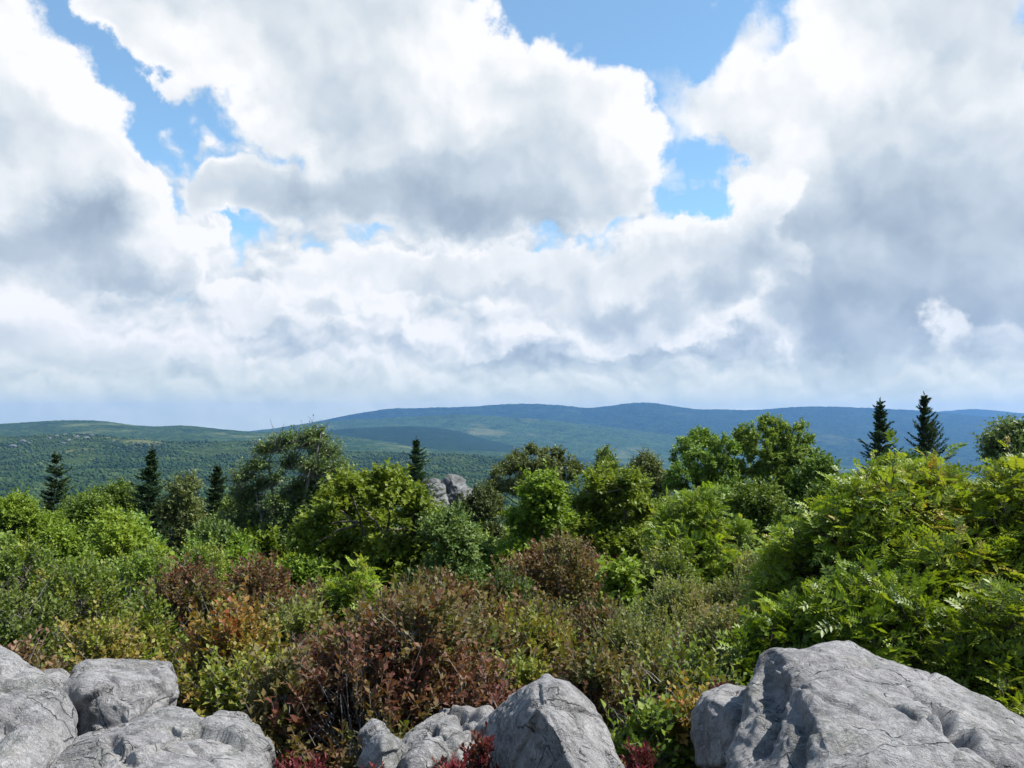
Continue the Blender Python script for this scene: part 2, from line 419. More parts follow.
def soil_mat():
    m, q, out = new_mat('leaf_litter_soil')
    p = q.node('ShaderNodeTexCoord').outputs['Object']
    n = q.noise(p, 2.5, 6, 0.65)[0]; f = q.noise(p, 30.0, 4, 0.7)[0]
    col = q.ramp(q.m('ADD', q.m('MULTIPLY', n, .6), q.m('MULTIPLY', f, .4)), [(0.35, (.030, .026, .016)), (0.5, (.055, .050, .026)), (0.65, (.10, .085, .05))])
    far = q.smooth(q.m('ABSOLUTE', q.sep(p)[1]), 60.0, 120.0)
    col = q.mix(far, col, q.ramp(q.noise(p, 0.02, 8, 0.7)[0], [(0.35, (.020, .040, .014)), (0.6, (.045, .075, .022))]))
    bp = q.node('ShaderNodeBump'); bp.inputs['Strength'].default_value = 0.8; bp.inputs['Distance'].default_value = 0.05
    q.put(bp.inputs['Height'], f)
    b = q.node('ShaderNodeBsdfPrincipled'); q.put(b.inputs['Base Color'], col); b.inputs['Roughness'].default_value = 0.95
    m.node_tree.links.new(bp.outputs[0], b.inputs['Normal'])
    m.node_tree.links.new(b.outputs[0], out.inputs[0])
    return m
SOIL = soil_mat()

def wood_mat(name, dark, mid, lite, meadow, grain, patch, m0=0.60, m1=0.66):
    """distant woodland: crowns as grain, clearings as patches"""
    m, q, out = new_mat(name)
    p = q.node('ShaderNodeTexCoord').outputs['Object']
    cr = q.voro(p, 1.0 / grain, 'F1')
    n = q.noise(p, 1.0 / (grain * 9), 5, 0.65)[0]
    t = q.m('ADD', q.m('MULTIPLY', q.sep(cr[1])[0], 0.40), q.m('MULTIPLY', n, 0.60))
    col = q.ramp(t, [(0.32, dark), (0.5, mid), (0.66, lite)])
    st = q.v('MULTIPLY', p, (1.0, 0.55, 2.0))
    pm = q.smooth(q.noise(st, 1.0 / patch, 5, 0.62)[0], m0, m1)
    col = q.mix(pm, col, meadow)
    bp = q.node('ShaderNodeBump'); bp.inputs['Strength'].default_value = 1.0; bp.inputs['Distance'].default_value = grain * 0.5
    q.put(bp.inputs['Height'], q.m('MULTIPLY', cr[0], -1.0))
    b = q.node('ShaderNodeBsdfPrincipled'); q.put(b.inputs['Base Color'], col); b.inputs['Roughness'].default_value = 1.0
    b.inputs['Specular IOR Level'].default_value = 0.0
    m.node_tree.links.new(bp.outputs[0], b.inputs['Normal'])
    m.node_tree.links.new(b.outputs[0], out.inputs[0])
    return m

# ------------------------------------------------------------------ ground: one sheet to the horizon
GY = np.array([-60, 0, 3, 5, 8, 12, 17, 25, 35, 50, 80, 150, 300, 600, 1500, 40000.])
GZ = np.array([-.7, -.5, -.65, -1.0, -1.6, -2.4, -3.3, -4.6, -5.6, -7.5, -14, -34, -66, -115, -300, -900.])
def gz(x, y):
    x = np.asarray(x, float); y = np.asarray(y, float)
    p = np.stack([x * .35, y * .35, 0 * x], -1).reshape(-1, 3)
    return np.interp(y, GY, GZ) + (fbm(p, 3, seed=5) * 0.16).reshape(x.shape)

def grid_tris(nu, nv):
    i = np.arange(nu * nv).reshape(nu, nv)
    a, b, c, d = i[:-1, :-1].ravel(), i[1:, :-1].ravel(), i[1:, 1:].ravel(), i[:-1, 1:].ravel()
    return np.concatenate([np.stack([a, b, c], 1), np.stack([a, c, d], 1)])

def axis(dense, step, far):
    a = list(np.arange(0, dense, step)); v = dense; s = step
    while v < far:
        a.append(v); s *= 1.22; v += s
    return np.array([q for q in a if q < far * .98] + [far])
ax = axis(16, 0.25, 19500); ax = np.concatenate([-ax[:0:-1], ax])
ay = np.concatenate([-axis(4, 0.4, 2900)[:0:-1], axis(40, 0.25, 13300)])
X, Y = np.meshgrid(ax, ay, indexing='ij')
tag(tri_mesh('ground', np.stack([X, Y, gz(X, Y)], -1).reshape(-1, 3), grid_tris(len(ax), len(ay)), SOIL, smooth=True), kind='structure')

# ------------------------------------------------------------------ hills and mountains
class Ridge:
    def __init__(s, pts, D, r0, row0, power=0.8, lump=0.0, lscale=400., seed=1):
        s.px = np.array([p[0] for p in pts], float); s.row = np.array([p[1] for p in pts], float)
        s.D, s.r0, s.row0, s.power, s.lump, s.ls, s.seed = D, r0, row0, power, lump, lscale, seed
    def z(s, px, r):
        crest = np.interp(px, s.px, s.row)
        # soften the corners of the traced crest
        crest = sum(np.interp(px + k, s.px, s.row) for k in (-12, -6, 0, 6, 12)) / 5
        t = np.clip((r - s.r0) / (s.D - s.r0), 0, 1)
        row = s.row0 + (crest - s.row0) * t ** s.power
        z = EYE[2] - (row - 424.0) / F * np.minimum(r, s.D)
        back = np.maximum(r - s.D, 0)
        z = z - back * back / s.D * 0.5 - back * 0.01
        x = (px - 512) / F * r
        p = np.stack([x / s.ls, r / s.ls, 0 * x], -1).reshape(-1, 3)
        z = z + (noise3(p * 37.0, s.seed + 9) * s.D * 0.0007).reshape(x.shape)
        return z + (fbm(p, 5, 0.5, s.seed) * s.lump).reshape(x.shape) * np.clip(t * 2, 0, 1) * np.clip(1.6 - t, 0.5, 1)
    def mesh(s, name, mat, px0, px1, n, m, extra=1.35):
        pxs = np.linspace(px0, px1, n)
        rs = np.concatenate([np.linspace(s.r0, s.D, m), np.linspace(s.D, s.D * extra, m // 3 + 1)[1:]])
        PX, RR = np.meshgrid(pxs, rs, indexing='ij')
        v = np.stack([(PX - 512) / F * RR, RR, s.z(PX, RR)], -1).reshape(-1, 3)
        return tag(tri_mesh(name, v, grid_tris(len(pxs), len(rs)), mat, smooth=True), kind='structure')

HILL = Ridge([(-300, 440), (-60, 434), (0, 437), (40, 436), (75, 433), (105, 437), (150, 441), (200, 443), (250, 442), (300, 447), (340, 452), (400, 453), (450, 455), (510, 459), (580, 470), (700, 490), (900, 500)],
             2300, 700, 530, 0.75, 13, 280, 3)
HILL.mesh('hill', wood_mat('hill_scrub', (.018, .034, .012), (.034, .056, .018), (.055, .08, .026), (.10, .11, .045), 8.0, 160.0, 0.55, 0.66), -250, 900, 380, 110)
RIDGE = Ridge([(-300, 426), (0, 424), (50, 421), (100, 421), (130, 425), (160, 427), (185, 425), (230, 430), (262, 432), (300, 431), (340, 436), (420, 446), (600, 460)], 4200, 1900, 470, 0.7, 22, 500, 8)
RIDGE.mesh('ridge', wood_mat('ridge_woods', (.010, .024, .010), (.026, .052, .017), (.06, .09, .03), (.10, .12, .045), 13.0, 320.0, 0.55, 0.68), -300, 560, 300, 70)
CLOUD_SHADE = Ridge([(200, 452), (270, 442), (310, 434), (340, 429), (380, 427), (420, 426), (455, 430), (480, 438), (520, 447), (560, 454), (620, 462)], 5200, 2600, 480, 0.8, 10, 700, 12)
CLOUD_SHADE.mesh('cloud_shade_ridge', wood_mat('cloud_shade_woods', (.010, .022, .012), (.016, .034, .016), (.026, .046, .02), (.03, .05, .02), 10.0, 600.0, 0.75, 0.9), 180, 640, 200, 50)  # added ridge, its woods coloured dark to stand for a cloud shadow
SHOULDER = Ridge([(180, 440), (240, 434), (300, 425), (350, 420), (400, 417), (450, 415), (500, 416), (560, 421), (620, 429), (680, 436), (760, 446), (900, 462)], 7000, 3800, 490, 0.8, 50, 1000, 15)
SHOULDER.mesh('mountain_shoulder', wood_mat('shoulder_woods', (.014, .030, .012), (.034, .066, .020), (.055, .09, .032), (.11, .12, .05), 16.0, 500.0, 0.56, 0.68), 170, 920, 260, 60)
MOUNT = Ridge([(150, 446), (230, 433), (300, 425), (350, 415), (385, 409.5), (420, 409), (460, 407), (500, 403.5), (530, 402), (560, 404), (590, 408), (612, 404), (640, 401), (665, 404), (690, 408), (730, 409.5), (765, 410), (800, 406.5), (840, 406.5), (870, 408), (900, 410), (950, 413), (1000, 417), (1040, 420), (1200, 428), (1400, 436)],
              9500, 5200, 490, 0.7, 75, 1500, 21)
MOUNT.mesh('mountain', wood_mat('mountain_woods', (.008, .018, .010), (.018, .038, .016), (.036, .062, .026), (.07, .088, .036), 22.0, 900.0, 0.62, 0.76), 120, 1400, 420, 70)
FAR = Ridge([(560, 426), (900, 416), (945, 411), (975, 408.5), (1010, 412), (1100, 420), (1300, 425)], 12600, 10900, 432, 0.8, 20, 2000, 30)
FAR.mesh('far_mountain', wood_mat('far_woods', (.012, .026, .012), (.022, .044, .016), (.036, .06, .022), (.05, .07, .03), 18.0, 900.0, 0.8, 0.9), 560, 1350, 120, 20, 1.05)

# scrub and crowns over the near hill, one mass
def forest():
    rng = np.random.default_rng(77)
    n = 46000
    px = rng.uniform(-80, 720, n); r = 2390 - (rng.random(n) ** 0.8) * 1500
    x = (px - 512) / F * r
    k = fbm(np.stack([x / 170, r / 250, 0 * x], -1), 4, 0.55, 44)
    keep = k + rng.normal(0, .07, n) < 0.13
    px, r, x, k = px[keep], r[keep], x[keep], k[keep]; n = len(px)
    z = HILL.z(px, r)
    bm = bmesh.new(); bmesh.ops.create_icosphere(bm, subdivisions=1, radius=1.0)
    iv = np.array([v.co[:] for v in bm.verts]); it = np.array([[v.index for v in f.verts] for f in bm.faces]); bm.free()
    k2 = fbm(np.stack([x / 60, r / 85, 0 * x + 7], -1), 3, .5, 51)
    rad = rng.uniform(1.3, 3.5, n) * (1 + .7 * np.clip(k2, -.6, .9)) * (1 + .6 * rng.random(n) ** 7)
    hgt = rad * rng.uniform(0.6, 1.05, n) * np.where(rng.random(n) < .06, 1.9, 1.0)
    v = iv[None] * (1 + rng.normal(0, .22, (n, len(iv), 1)))
    v = v * np.stack([rad, rad, hgt], -1)[:, None] + np.stack([x, r, z + hgt * .45], -1)[:, None]
    t = it[None] + (np.arange(n) * len(iv))[:, None, None]
    tint = np.repeat(np.clip(0.42 + k * 1.1 + k2 * .9 + rng.normal(0, .08, n), 0, 1), len(it))
    m = leaf_mat('hill_forest_leaves', [(.012, .026, .010), (.026, .048, .016), (.048, .075, .024), (.085, .110, .036)], 0.1, 0.9, 0.1)
    tag(tri_mesh('forest', v.reshape(-1, 3), t.reshape(-1, 3), m, tint=tint), kind='stuff')
forest()

# ------------------------------------------------------------------ rocks
_ico = {}
def ico(sub):
    if sub not in _ico:
        bm = bmesh.new(); bmesh.ops.create_icosphere(bm, subdivisions=sub, radius=1.0)
        v = np.array([x.co[:] for x in bm.verts]); t = np.array([[x.index for x in f.verts] for f in bm.faces]); bm.free()
        e = np.concatenate([t[:, [0, 1]], t[:, [1, 2]], t[:, [2, 0]]])
        _ico[sub] = (v, t, e)
    return _ico[sub]

def relax(a, e, it, w=0.5):
    n = len(a)
    deg = np.bincount(e[:, 0], minlength=n) + np.bincount(e[:, 1], minlength=n)
    for _ in range(it):
        if a.ndim == 1:
            s = np.bincount(e[:, 0], a[e[:, 1]], n) + np.bincount(e[:, 1], a[e[:, 0]], n)
            a = a * (1 - w) + w * s / deg
        else:
            s = np.stack([np.bincount(e[:, 0], a[e[:, 1], k], n) + np.bincount(e[:, 1], a[e[:, 0], k], n) for k in range(3)], 1)
            a = a * (1 - w) + w * s / deg[:, None]
    return a

def vnormals(v, t):
    fn = np.cross(v[t[:, 1]] - v[t[:, 0]], v[t[:, 2]] - v[t[:, 0]])
    n = np.stack([np.bincount(t.ravel(), np.repeat(fn[:, k], 3), len(v)) for k in range(3)], 1)
    return unit(n)

def seg_dist(p, a, b):
    ab = b - a; t = np.clip(((p - a) @ ab) / max(ab @ ab, 1e-9), 0, 1)
    return np.linalg.norm(p - (a + t[:, None] * ab), axis=1)

def rock(name, label, pts, sub=7, soft=6, rough=0.05, seed=0, chips=10, grooves=(), world=False, mat=None, cat='boulder', group=None, strat=0.5, fract=1.0):
    rng = np.random.default_rng(seed)
    P = np.array(pts, float) if world else np.array([at(*p) for p in pts])
    bm = bmesh.new()
    for p in P: bm.verts.new(p)
    bmesh.ops.convex_hull(bm, input=bm.verts)
    tree = BVHTree.FromBMesh(bm)
    c = (P.min(0) + P.max(0)) / 2
    c = 0.5 * c + 0.5 * P.mean(0)
    size = np.linalg.norm(P.max(0) - P.min(0))
    dirs, t, e = ico(sub)
    far = size * 2
    rad = np.empty(len(dirs)); cv_ = Vector(c)
    for i, d in enumerate(dirs):
        h = tree.ray_cast(cv_, Vector(d))
        rad[i] = h[3] if h[0] is not None else size * .3
    bm.free()
    v = dirs * rad[:, None]
    v = relax(v, e, int(soft * (.7 if sub == 7 else 1.6 if sub > 7 else .3)))
    # chipped faces
    for k in range(chips * 2):
        n = unit(rng.normal(size=3)); hgt = (v @ n).max() * rng.uniform(0.885, 0.975)
        v = v - n * np.maximum(v @ n - hgt, 0)[:, None] * 0.9
    v = relax(v, e, 2)
    nrm = vnormals(v, t)
    w = v + c
    sc = min(size, 2.5)
    ax_ = unit(np.array([0.62, 0.25, -0.55]))
    ws = w + (w @ ax_)[:, None] * ax_ * -0.72       # stretched along the grain of the rock
    d = fbm(w * 1.7 / sc * 1.6, 5, 0.52, seed) * .75
    rid = 1 - np.abs(fbm(ws * 5.5 / sc, 4, 0.55, seed + 40)) * 2.6
    d = d + strat * np.minimum(rid, 0.9) * 0.32
    rid2 = 1 - np.abs(fbm(ws * 15 / sc, 3, 0.5, seed + 60)) * 2.8
    d = d - strat * np.clip(rid2 - 0.72, 0, 1) * 0.8
    # blocks that have slipped along joints
    K = 22
    fp = (rng.random((K, 3)) * (P.max(0) - P.min(0)) + P.min(0))
    M3 = np.array([unit(np.array([.75, .3, -.6])) * .55, unit(np.array([.3, -.9, .2])) * 1.2, unit(np.array([-.4, .35, .85])) * 1.5])
    wq = (w + .05 * sc * np.stack([fbm(w * 2.5 / sc + s_, 3, .5, seed + 5) for s_ in (0, 9, 18)], 1)) @ M3.T
    dq = np.linalg.norm(wq[:, None] - (fp @ M3.T)[None], axis=2)
    od = np.argsort(dq, axis=1)[:, :2]; ar = np.arange(len(w))
    gap_ = (dq[ar, od[:, 1]] - dq[ar, od[:, 0]]) / sc
    offs = rng.uniform(-1, 1, K)
    v = v + nrm * (offs[od[:, 0]] * .018 * sc * fract - np.clip(1 - gap_ / .012, 0, 1) * .010 * sc * fract)[:, None]
    # ledges along the grain
    lay = (w @ unit(np.array([-.35, .45, .82]))) * 7.5 / sc + fbm(w * 2.2 / sc, 3, .5, seed + 80) * 1.6
    fr = lay - np.floor(lay)
    msk = np.clip(fbm(w * 3.1 / sc + 5, 3, .5, seed + 90) * 3 + .4, 0, 1)
    d = d + msk * 0.48 * (np.minimum(fr / .80, (1 - fr) / .20) - .5)
    d = d + fbm(ws * 17 / sc, 3, .5, seed + 70) * .30 + fbm(w * 7.5 / sc, 4, .6, seed + 71) * .28
    v = v + nrm * (d * rough * sc * 0.62)[:, None]
    for (path, width, depth) in grooves:
        q = []
        for (gx, gy) in path:
            o = Vector(EYE); rd = Vector(ray(gx, gy)).normalized()
            h = tree.ray_cast(o, rd)
            if h[0] is not None: q.append(np.array(h[0]))
        if len(q) < 2: continue
        wob = fbm(w * 6, 3, 0.5, seed + 3)
        dd = np.min([seg_dist(w, q[i], q[i + 1]) for i in range(len(q) - 1)], axis=0)
        dd = dd + wob * width * 0.9
        s = np.clip(1 - dd / width, 0, 1)
        v = v - nrm * (depth * s * s * (3 - 2 * s))[:, None]
    if sub == 7: v = relax(v, e, 1, 0.4)
    elif sub > 7: v = relax(v, e, 1, 0.3)
    o = tri_mesh(name, v, t, mat or ROCK, smooth=True, loc=c)
    return tag(o, label, cat, group)

# right-hand boulders
rock('boulder', 'largest pale grey boulder, sloping down to the right, at the lower right', [
    (755, 696, 4.25), (757, 668, 4.25), (764, 655, 4.3), (774, 650, 4.3), (815, 647, 4.45), (851, 644, 4.55), (884, 656, 4.55), (942, 679, 4.45), (1016, 716, 4.25), (1110, 778, 3.95),
    (734, 730, 4.05), (720, 768, 3.85), (712, 840, 3.7), (800, 668, 4.02), (812, 696, 3.72), (831, 752, 3.36), (842, 800, 3.1), (870, 960, 2.85), (968, 770, 3.25), (1100, 830, 3.2), (1120, 980, 3.2),
    (758, 668, 4.8), (800, 668, 5.1), (900, 680, 5.3), (1010, 720, 5.2), (1110, 780, 4.8), (750, 740, 4.9), (740, 860, 4.7), (1000, 860, 5.0), (730, 1000, 3.6), (1100, 1000, 4.4)],
    sub=8, soft=2, rough=0.054, seed=11, chips=1, fract=.45,
    grooves=[([(936, 704), (950, 726), (968, 744), (992, 762), (1015, 775)], 0.11, 0.17), ([(896, 702), (915, 718), (938, 736), (960, 752)], 0.05, 0.075),
             ([(764, 668), (772, 690), (770, 716), (756, 740)], 0.12, 0.10), ([(780, 664), (800, 662), (830, 660)], 0.05, 0.04), ([(800, 684), (818, 694), (846, 704), (872, 716)], 0.03, 0.03), ([(792, 700), (800, 730), (790, 760)], 0.07, 0.05)])
rock('boulder', 'small grey boulder with a dark overhanging left side, left of the largest boulder', [
    (690, 712, 4.75), (700, 693, 4.8), (730, 683, 4.9), (756, 688, 4.9), (770, 700, 4.8), (712, 700, 4.45), (735, 712, 4.3), (752, 740, 4.2), (716, 766, 4.3), (722, 830, 4.25), (770, 840, 4.4), (720, 715, 5.3), (765, 720, 5.3), (740, 830, 5.1), (697, 740, 4.7)],
    sub=7, soft=6, rough=0.05, seed=12, chips=6, grooves=[([(712, 705), (722, 712), (736, 708)], .03, .025)])
# middle boulders
rock('boulder', 'upright grey boulder with a dark shaded left face in the middle of the foreground', [
    (510, 706, 4.65), (520, 694, 4.6), (533, 682, 4.5), (545, 677, 4.45), (565, 680, 4.4), (575, 688, 4.4), (588, 702, 4.35), (608, 735, 4.25), (628, 772, 4.1), (650, 840, 4.0),
    (476, 730, 4.75), (472, 748, 4.7), (474, 800, 4.6), (528, 704, 4.25), (541, 710, 3.98), (562, 742, 3.76), (582, 790, 3.58), (484, 770, 4.45), (600, 880, 3.5), (482, 900, 4.3), (536, 686, 5.0), (570, 688, 5.0), (600, 740, 5.0), (500, 760, 5.2)],
    sub=8, soft=1, rough=0.046, seed=13, chips=1, fract=.4, grooves=[([(545, 712), (556, 722), (562, 732)], .022, .03), ([(566, 706), (576, 716), (578, 728)], .022, .03), ([(610, 752), (616, 768)], .025, .04), ([(541, 690), (540, 706)], .02, .02)])
rock('boulder', 'low jagged ledge of pale rock between the small leaning rock and the upright middle boulder', [
    (396, 738, 4.7), (404, 728, 4.75), (424, 716, 4.85), (440, 711, 4.9), (462, 710, 4.95), (486, 713, 4.95), (502, 730, 4.8), (476, 738, 4.5), (462, 728, 4.6), (436, 744, 4.3), (420, 740, 4.4), (410, 775, 4.15), (500, 790, 4.4), (420, 840, 4.3), (500, 840, 4.6), (430, 725, 5.3), (490, 722, 5.3), (440, 820, 5.2)],
    sub=7, soft=2, rough=0.075, seed=14, chips=3, fract=1.8, grooves=[([(430, 722), (446, 736), (456, 760)], .05, .06), ([(462, 714), (470, 730), (488, 740)], .04, .05)])
rock('boulder', 'small leaning wedge of grey rock at the left end of the middle boulders', [
    (357, 768, 4.3), (361, 732, 4.45), (373, 720, 4.5), (383, 724, 4.5), (404, 742, 4.45), (410, 770, 4.35), (384, 738, 4.25), (380, 790, 4.15), (360, 830, 4.3), (412, 830, 4.4), (375, 740, 4.9), (404, 760, 4.9)],
    sub=7, soft=1, rough=0.055, seed=15, chips=3, fract=1.5)
# left-hand boulders
rock('boulder', 'pale grey boulder cut by the left edge of the picture', [
    (-60, 640, 4.6), (-10, 646, 4.55), (4, 652, 4.5), (17, 668, 4.45), (41, 690, 4.35), (64, 698, 4.3), (79, 717, 4.15), (60, 744, 3.95), (20, 758, 3.8), (-20, 790, 3.6), (-120, 800, 3.6), (-160, 660, 4.4), (60, 800, 3.9), (-40, 860, 3.6), (-60, 670, 5.2), (50, 710, 5.0), (-150, 720, 5.2), (20, 800, 5.0)],
    sub=7, soft=5, rough=0.05, seed=16, chips=6, grooves=[([(10, 716), (30, 725), (62, 735)], .035, .03), ([(0, 690), (20, 705)], .03, .02)])
rock('boulder', 'flat-topped pale boulder behind the broad front slab at the left', [
    (62, 690, 4.75), (76, 670, 4.9), (86, 662, 5.0), (134, 663, 5.1), (168, 665, 5.1), (173, 678, 5.0), (173, 700, 4.8), (126, 722, 4.45), (78, 712, 4.55), (60, 700, 4.7), (90, 690, 4.6), (140, 700, 4.55), (80, 780, 4.5), (170, 780, 4.7), (90, 675, 5.7), (170, 680, 5.7), (130, 760, 5.5)],
    sub=7, soft=5, rough=0.05, seed=37, chips=7, grooves=[([(98, 677), (110, 685), (120, 697), (137, 708)], .03, .035), ([(150, 672), (160, 685), (163, 700)], .03, .03)])
rock('boulder', 'broad pale slab of rock in front at the lower left', [
    (30, 762, 4.0), (80, 735, 4.2), (110, 728, 4.25), (150, 712, 4.4), (172, 702, 4.5), (190, 704, 4.5), (208, 711, 4.45), (236, 736, 4.2), (264, 768, 3.95), (285, 830, 3.8), (10, 800, 3.7), (140, 745, 3.85), (120, 790, 3.5), (200, 790, 3.5), (60, 880, 3.4), (240, 880, 3.4), (110, 760, 5.0), (220, 740, 5.0), (160, 820, 4.9)],
    sub=8, soft=4, rough=0.060, seed=18, chips=6, grooves=[([(110, 742), (122, 752), (134, 758)], .04, .05), ([(190, 740), (205, 748), (224, 762)], .03, .035), ([(120, 724), (145, 724)], .025, .03), ([(150, 755), (168, 765)], .03, .03)])
rock('boulder', 'rounded grey boulder half hidden at the right end of the left-hand rocks', [
    (206, 718, 4.75), (216, 711, 4.8), (245, 712, 4.85), (262, 724, 4.75), (271, 742, 4.6), (274, 768, 4.5), (230, 740, 4.35), (250, 770, 4.25), (210, 800, 4.3), (280, 830, 4.4), (230, 725, 5.3), (265, 745, 5.3), (240, 820, 5.2)],
    sub=7, soft=6, rough=0.05, seed=29, chips=5)
rock('boulder', 'dark shaded rock under the big heath bush, right of the left-hand rocks', [
    (266, 722, 5.45), (276, 710, 5.55), (292, 712, 5.55), (302, 728, 5.45), (302, 766, 5.35), (268, 766, 5.30), (274, 728, 5.25), (294, 744, 5.20), (278, 728, 5.85), (298, 746, 5.85), (282, 796, 5.45)],
    sub=6, soft=2, rough=0.07, seed=20, chips=7)
rock('boulder', 'small pale rock in brown grass between two of the left-hand boulders', [
    (34, 684, 5.6), (44, 672, 5.7), (60, 670, 5.75), (72, 678, 5.7), (74, 700, 5.6), (40, 705, 5.5), (54, 682, 5.45), (50, 680, 6.0), (70, 690, 6.0), (56, 720, 5.7)],
    sub=6, soft=3, rough=0.05, seed=21, chips=5)
# outcrop among the trees
rock('rock_outcrop', 'left block of the broken grey outcrop between the trees in the middle distance', [
    (410, 488, 44), (418, 484, 44), (436, 481, 44.5), (443, 487, 44), (446, 500, 43.5), (412, 520, 43), (448, 530, 43), (428, 484, 43), (420, 480, 46), (440, 484, 46), (430, 530, 46), (416, 500, 43)],
    sub=6, soft=0, rough=0.16, seed=22, chips=6, strat=1.6, fract=4.0, mat=OUTCROP, cat='rock outcrop')
rock('rock_outcrop', 'right and larger block of the broken grey outcrop between the trees in the middle distance', [
    (440, 489, 45), (444, 485, 45.5), (458, 480, 45.5), (466, 488, 45), (470, 494, 44.5), (472, 530, 44), (440, 530, 44), (452, 480, 44), (462, 490, 43.6), (446, 500, 43.8), (446, 478, 48), (464, 486, 48), (455, 530, 47)],
    sub=6, soft=0, rough=0.16, seed=25, chips=6, strat=1.6, fract=4.0, mat=OUTCROP, cat='rock outcrop')
# pale outcrops on the far hill
rng = np.random.default_rng(5)
hill_rock_px = [(58, 436), (66, 434.5), (74, 435), (84, 433.8), (92, 435), (78, 437), (50, 438), (24, 441), (30, 443), (70, 440), (87, 438), (14, 446), (115, 441), (64, 443)]
proto = None
for k, (px_, row_) in enumerate(hill_rock_px):
    r_ = np.linspace(1000, 2300, 300); rows = 424 - (HILL.z(np.full(300, float(px_)), r_) - EYE[2]) / r_ * F
    rr = r_[np.argmin(np.abs(rows - row_ - 1.0))]
    xx = (px_ - 512) / F * rr; zz = float(HILL.z(np.array([float(px_)]), np.array([rr]))[0])
    if proto is None:
        q = unit(rng.normal(size=(26, 3))) * np.array([4.5, 4, 3.4]) * rng.uniform(.8, 1.1, (26, 1))
        proto = rock('hill_boulder', 'pale boulder among the scrub on top of the hill at the left', q, sub=4, soft=0, rough=.16, seed=31, chips=5, world=True, mat=OUTCROP, group='pale boulders on the left hill')
        o = proto
    else:
        o = proto.copy(); COL.objects.link(o)
    o.location = (xx, rr, zz + 2.6); o.rotation_euler = (0, 0, rng.uniform(0, 6))
    s_ = rng.uniform(1.0, 2.3); o.scale = (s_ * 1.7, s_, s_ * .75)

# ------------------------------------------------------------------ foliage
KITE = (np.array([[0, 0, 0], [.42, .5, .13], [1, 0, -.10], [.42, -.5, .13]]), np.array([[0, 2, 1], [0, 3, 2]]))
OVAL = (np.array([[0, 0, 0], [.30, .44, .12], [.68, .42, .08], [1, 0, -.14], [.68, -.42, .08], [.30, -.44, .12]]), np.array([[0, 2, 1], [0, 3, 2], [0, 4, 3], [0, 5, 4]]))
STAR = (np.array([[0, 0, 0], [.12, .46, .03], [.36, .34, .06], [.62, .52, .0], [.66, .20, .04], [1, 0, -.12], [.66, -.20, .04], [.62, -.52, .0], [.36, -.34, .06], [.12, -.46, .03]]),
        np.array([[0, 2, 1], [0, 4, 2], [2, 4, 3], [0, 5, 4], [0, 6, 5], [0, 8, 6], [8, 7, 6], [0, 9, 8]]))

class Leaves:
    def __init__(s): s.v, s.t, s.c, s.n = [], [], [], 0
    def add(s, pos, axis_, nrm, ln, wd, tint, shape=KITE):
        sv, st = shape
        side = unit(np.cross(axis_, nrm)); nn = np.cross(side, axis_)
        k = len(sv)
        v = pos[:, None] + sv[None, :, 0:1] * (axis_ * ln[:, None])[:, None] + sv[None, :, 1:2] * (side * wd[:, None])[:, None] + sv[None, :, 2:3] * (nn * wd[:, None])[:, None]
        t = st[None] + (np.arange(len(pos)) * k)[:, None, None] + s.n
        s.v.append(v.reshape(-1, 3)); s.t.append(t.reshape(-1, 3)); s.c.append(np.repeat(tint, len(st))); s.n += k * len(pos)
    def build(s, name, mat, parent=None):
        return tri_mesh(name, np.concatenate(s.v), np.concatenate(s.t), mat, parent, np.clip(np.concatenate(s.c), 0, 1))

def frame(d):
    h = np.where(np.abs(d[:, 2:3]) < 0.9, np.array([[0, 0, 1.]]), np.array([[1., 0, 0]]))
    u = unit(np.cross(d, h)); return u, np.cross(d, u)

class Tubes:
    def __init__(s): s.v, s.t, s.n = [], [], 0
    def add(s, pts, rad, sides=3):
        """pts (n,K,3), rad (n,K)"""
        n, K, _ = pts.shape
        if n == 0: return
        tg = np.gradient(pts, axis=1); tg = unit(tg)
        h = np.where(np.abs(tg[..., 2:3]) < 0.9, np.array([0, 0, 1.]), np.array([1., 0, 0]))
        u = unit(np.cross(tg, h)); w = np.cross(tg, u)
        a = np.arange(sides) / sides * 2 * math.pi
        v = pts[:, :, None] + rad[:, :, None, None] * (np.cos(a)[None, None, :, None] * u[:, :, None] + np.sin(a)[None, None, :, None] * w[:, :, None])
        i = np.arange(n * K * sides).reshape(n, K, sides) + s.n
        A, B = i[:, :-1], i[:, 1:]
        A2, B2 = np.roll(A, -1, 2), np.roll(B, -1, 2)
        s.t.append(np.stack([A, A2, B2], -1).reshape(-1, 3)); s.t.append(np.stack([A, B2, B], -1).reshape(-1, 3))
        s.v.append(v.reshape(-1, 3)); s.n += n * K * sides
    def curve(s, a, b, r0, r1, rng, K=6, sag=0.12, sides=4):
        a, b = np.atleast_2d(a), np.atleast_2d(b)
        t = np.linspace(0, 1, K)[None, :, None]
        L = np.linalg.norm(b - a, axis=1)[:, None, None]
        off = rng.normal(0, 1, (len(a), 1, 3)) * L * sag
        off2 = rng.normal(0, 1, (len(a), K, 3)) * L * 0.018
        p = a[:, None] * (1 - t) + b[:, None] * t + off * (t * (1 - t)) + off2 * np.sin(t * math.pi)
        tr = np.linspace(0, 1, K)[None]
        s.add(p, np.atleast_1d(r0)[:, None] * (1 - tr) + np.atleast_1d(r1)[:, None] * tr, sides)
    def build(s, name, mat, parent=None):
        return tri_mesh(name, np.concatenate(s.v), np.concatenate(s.t), mat, parent, smooth=True)

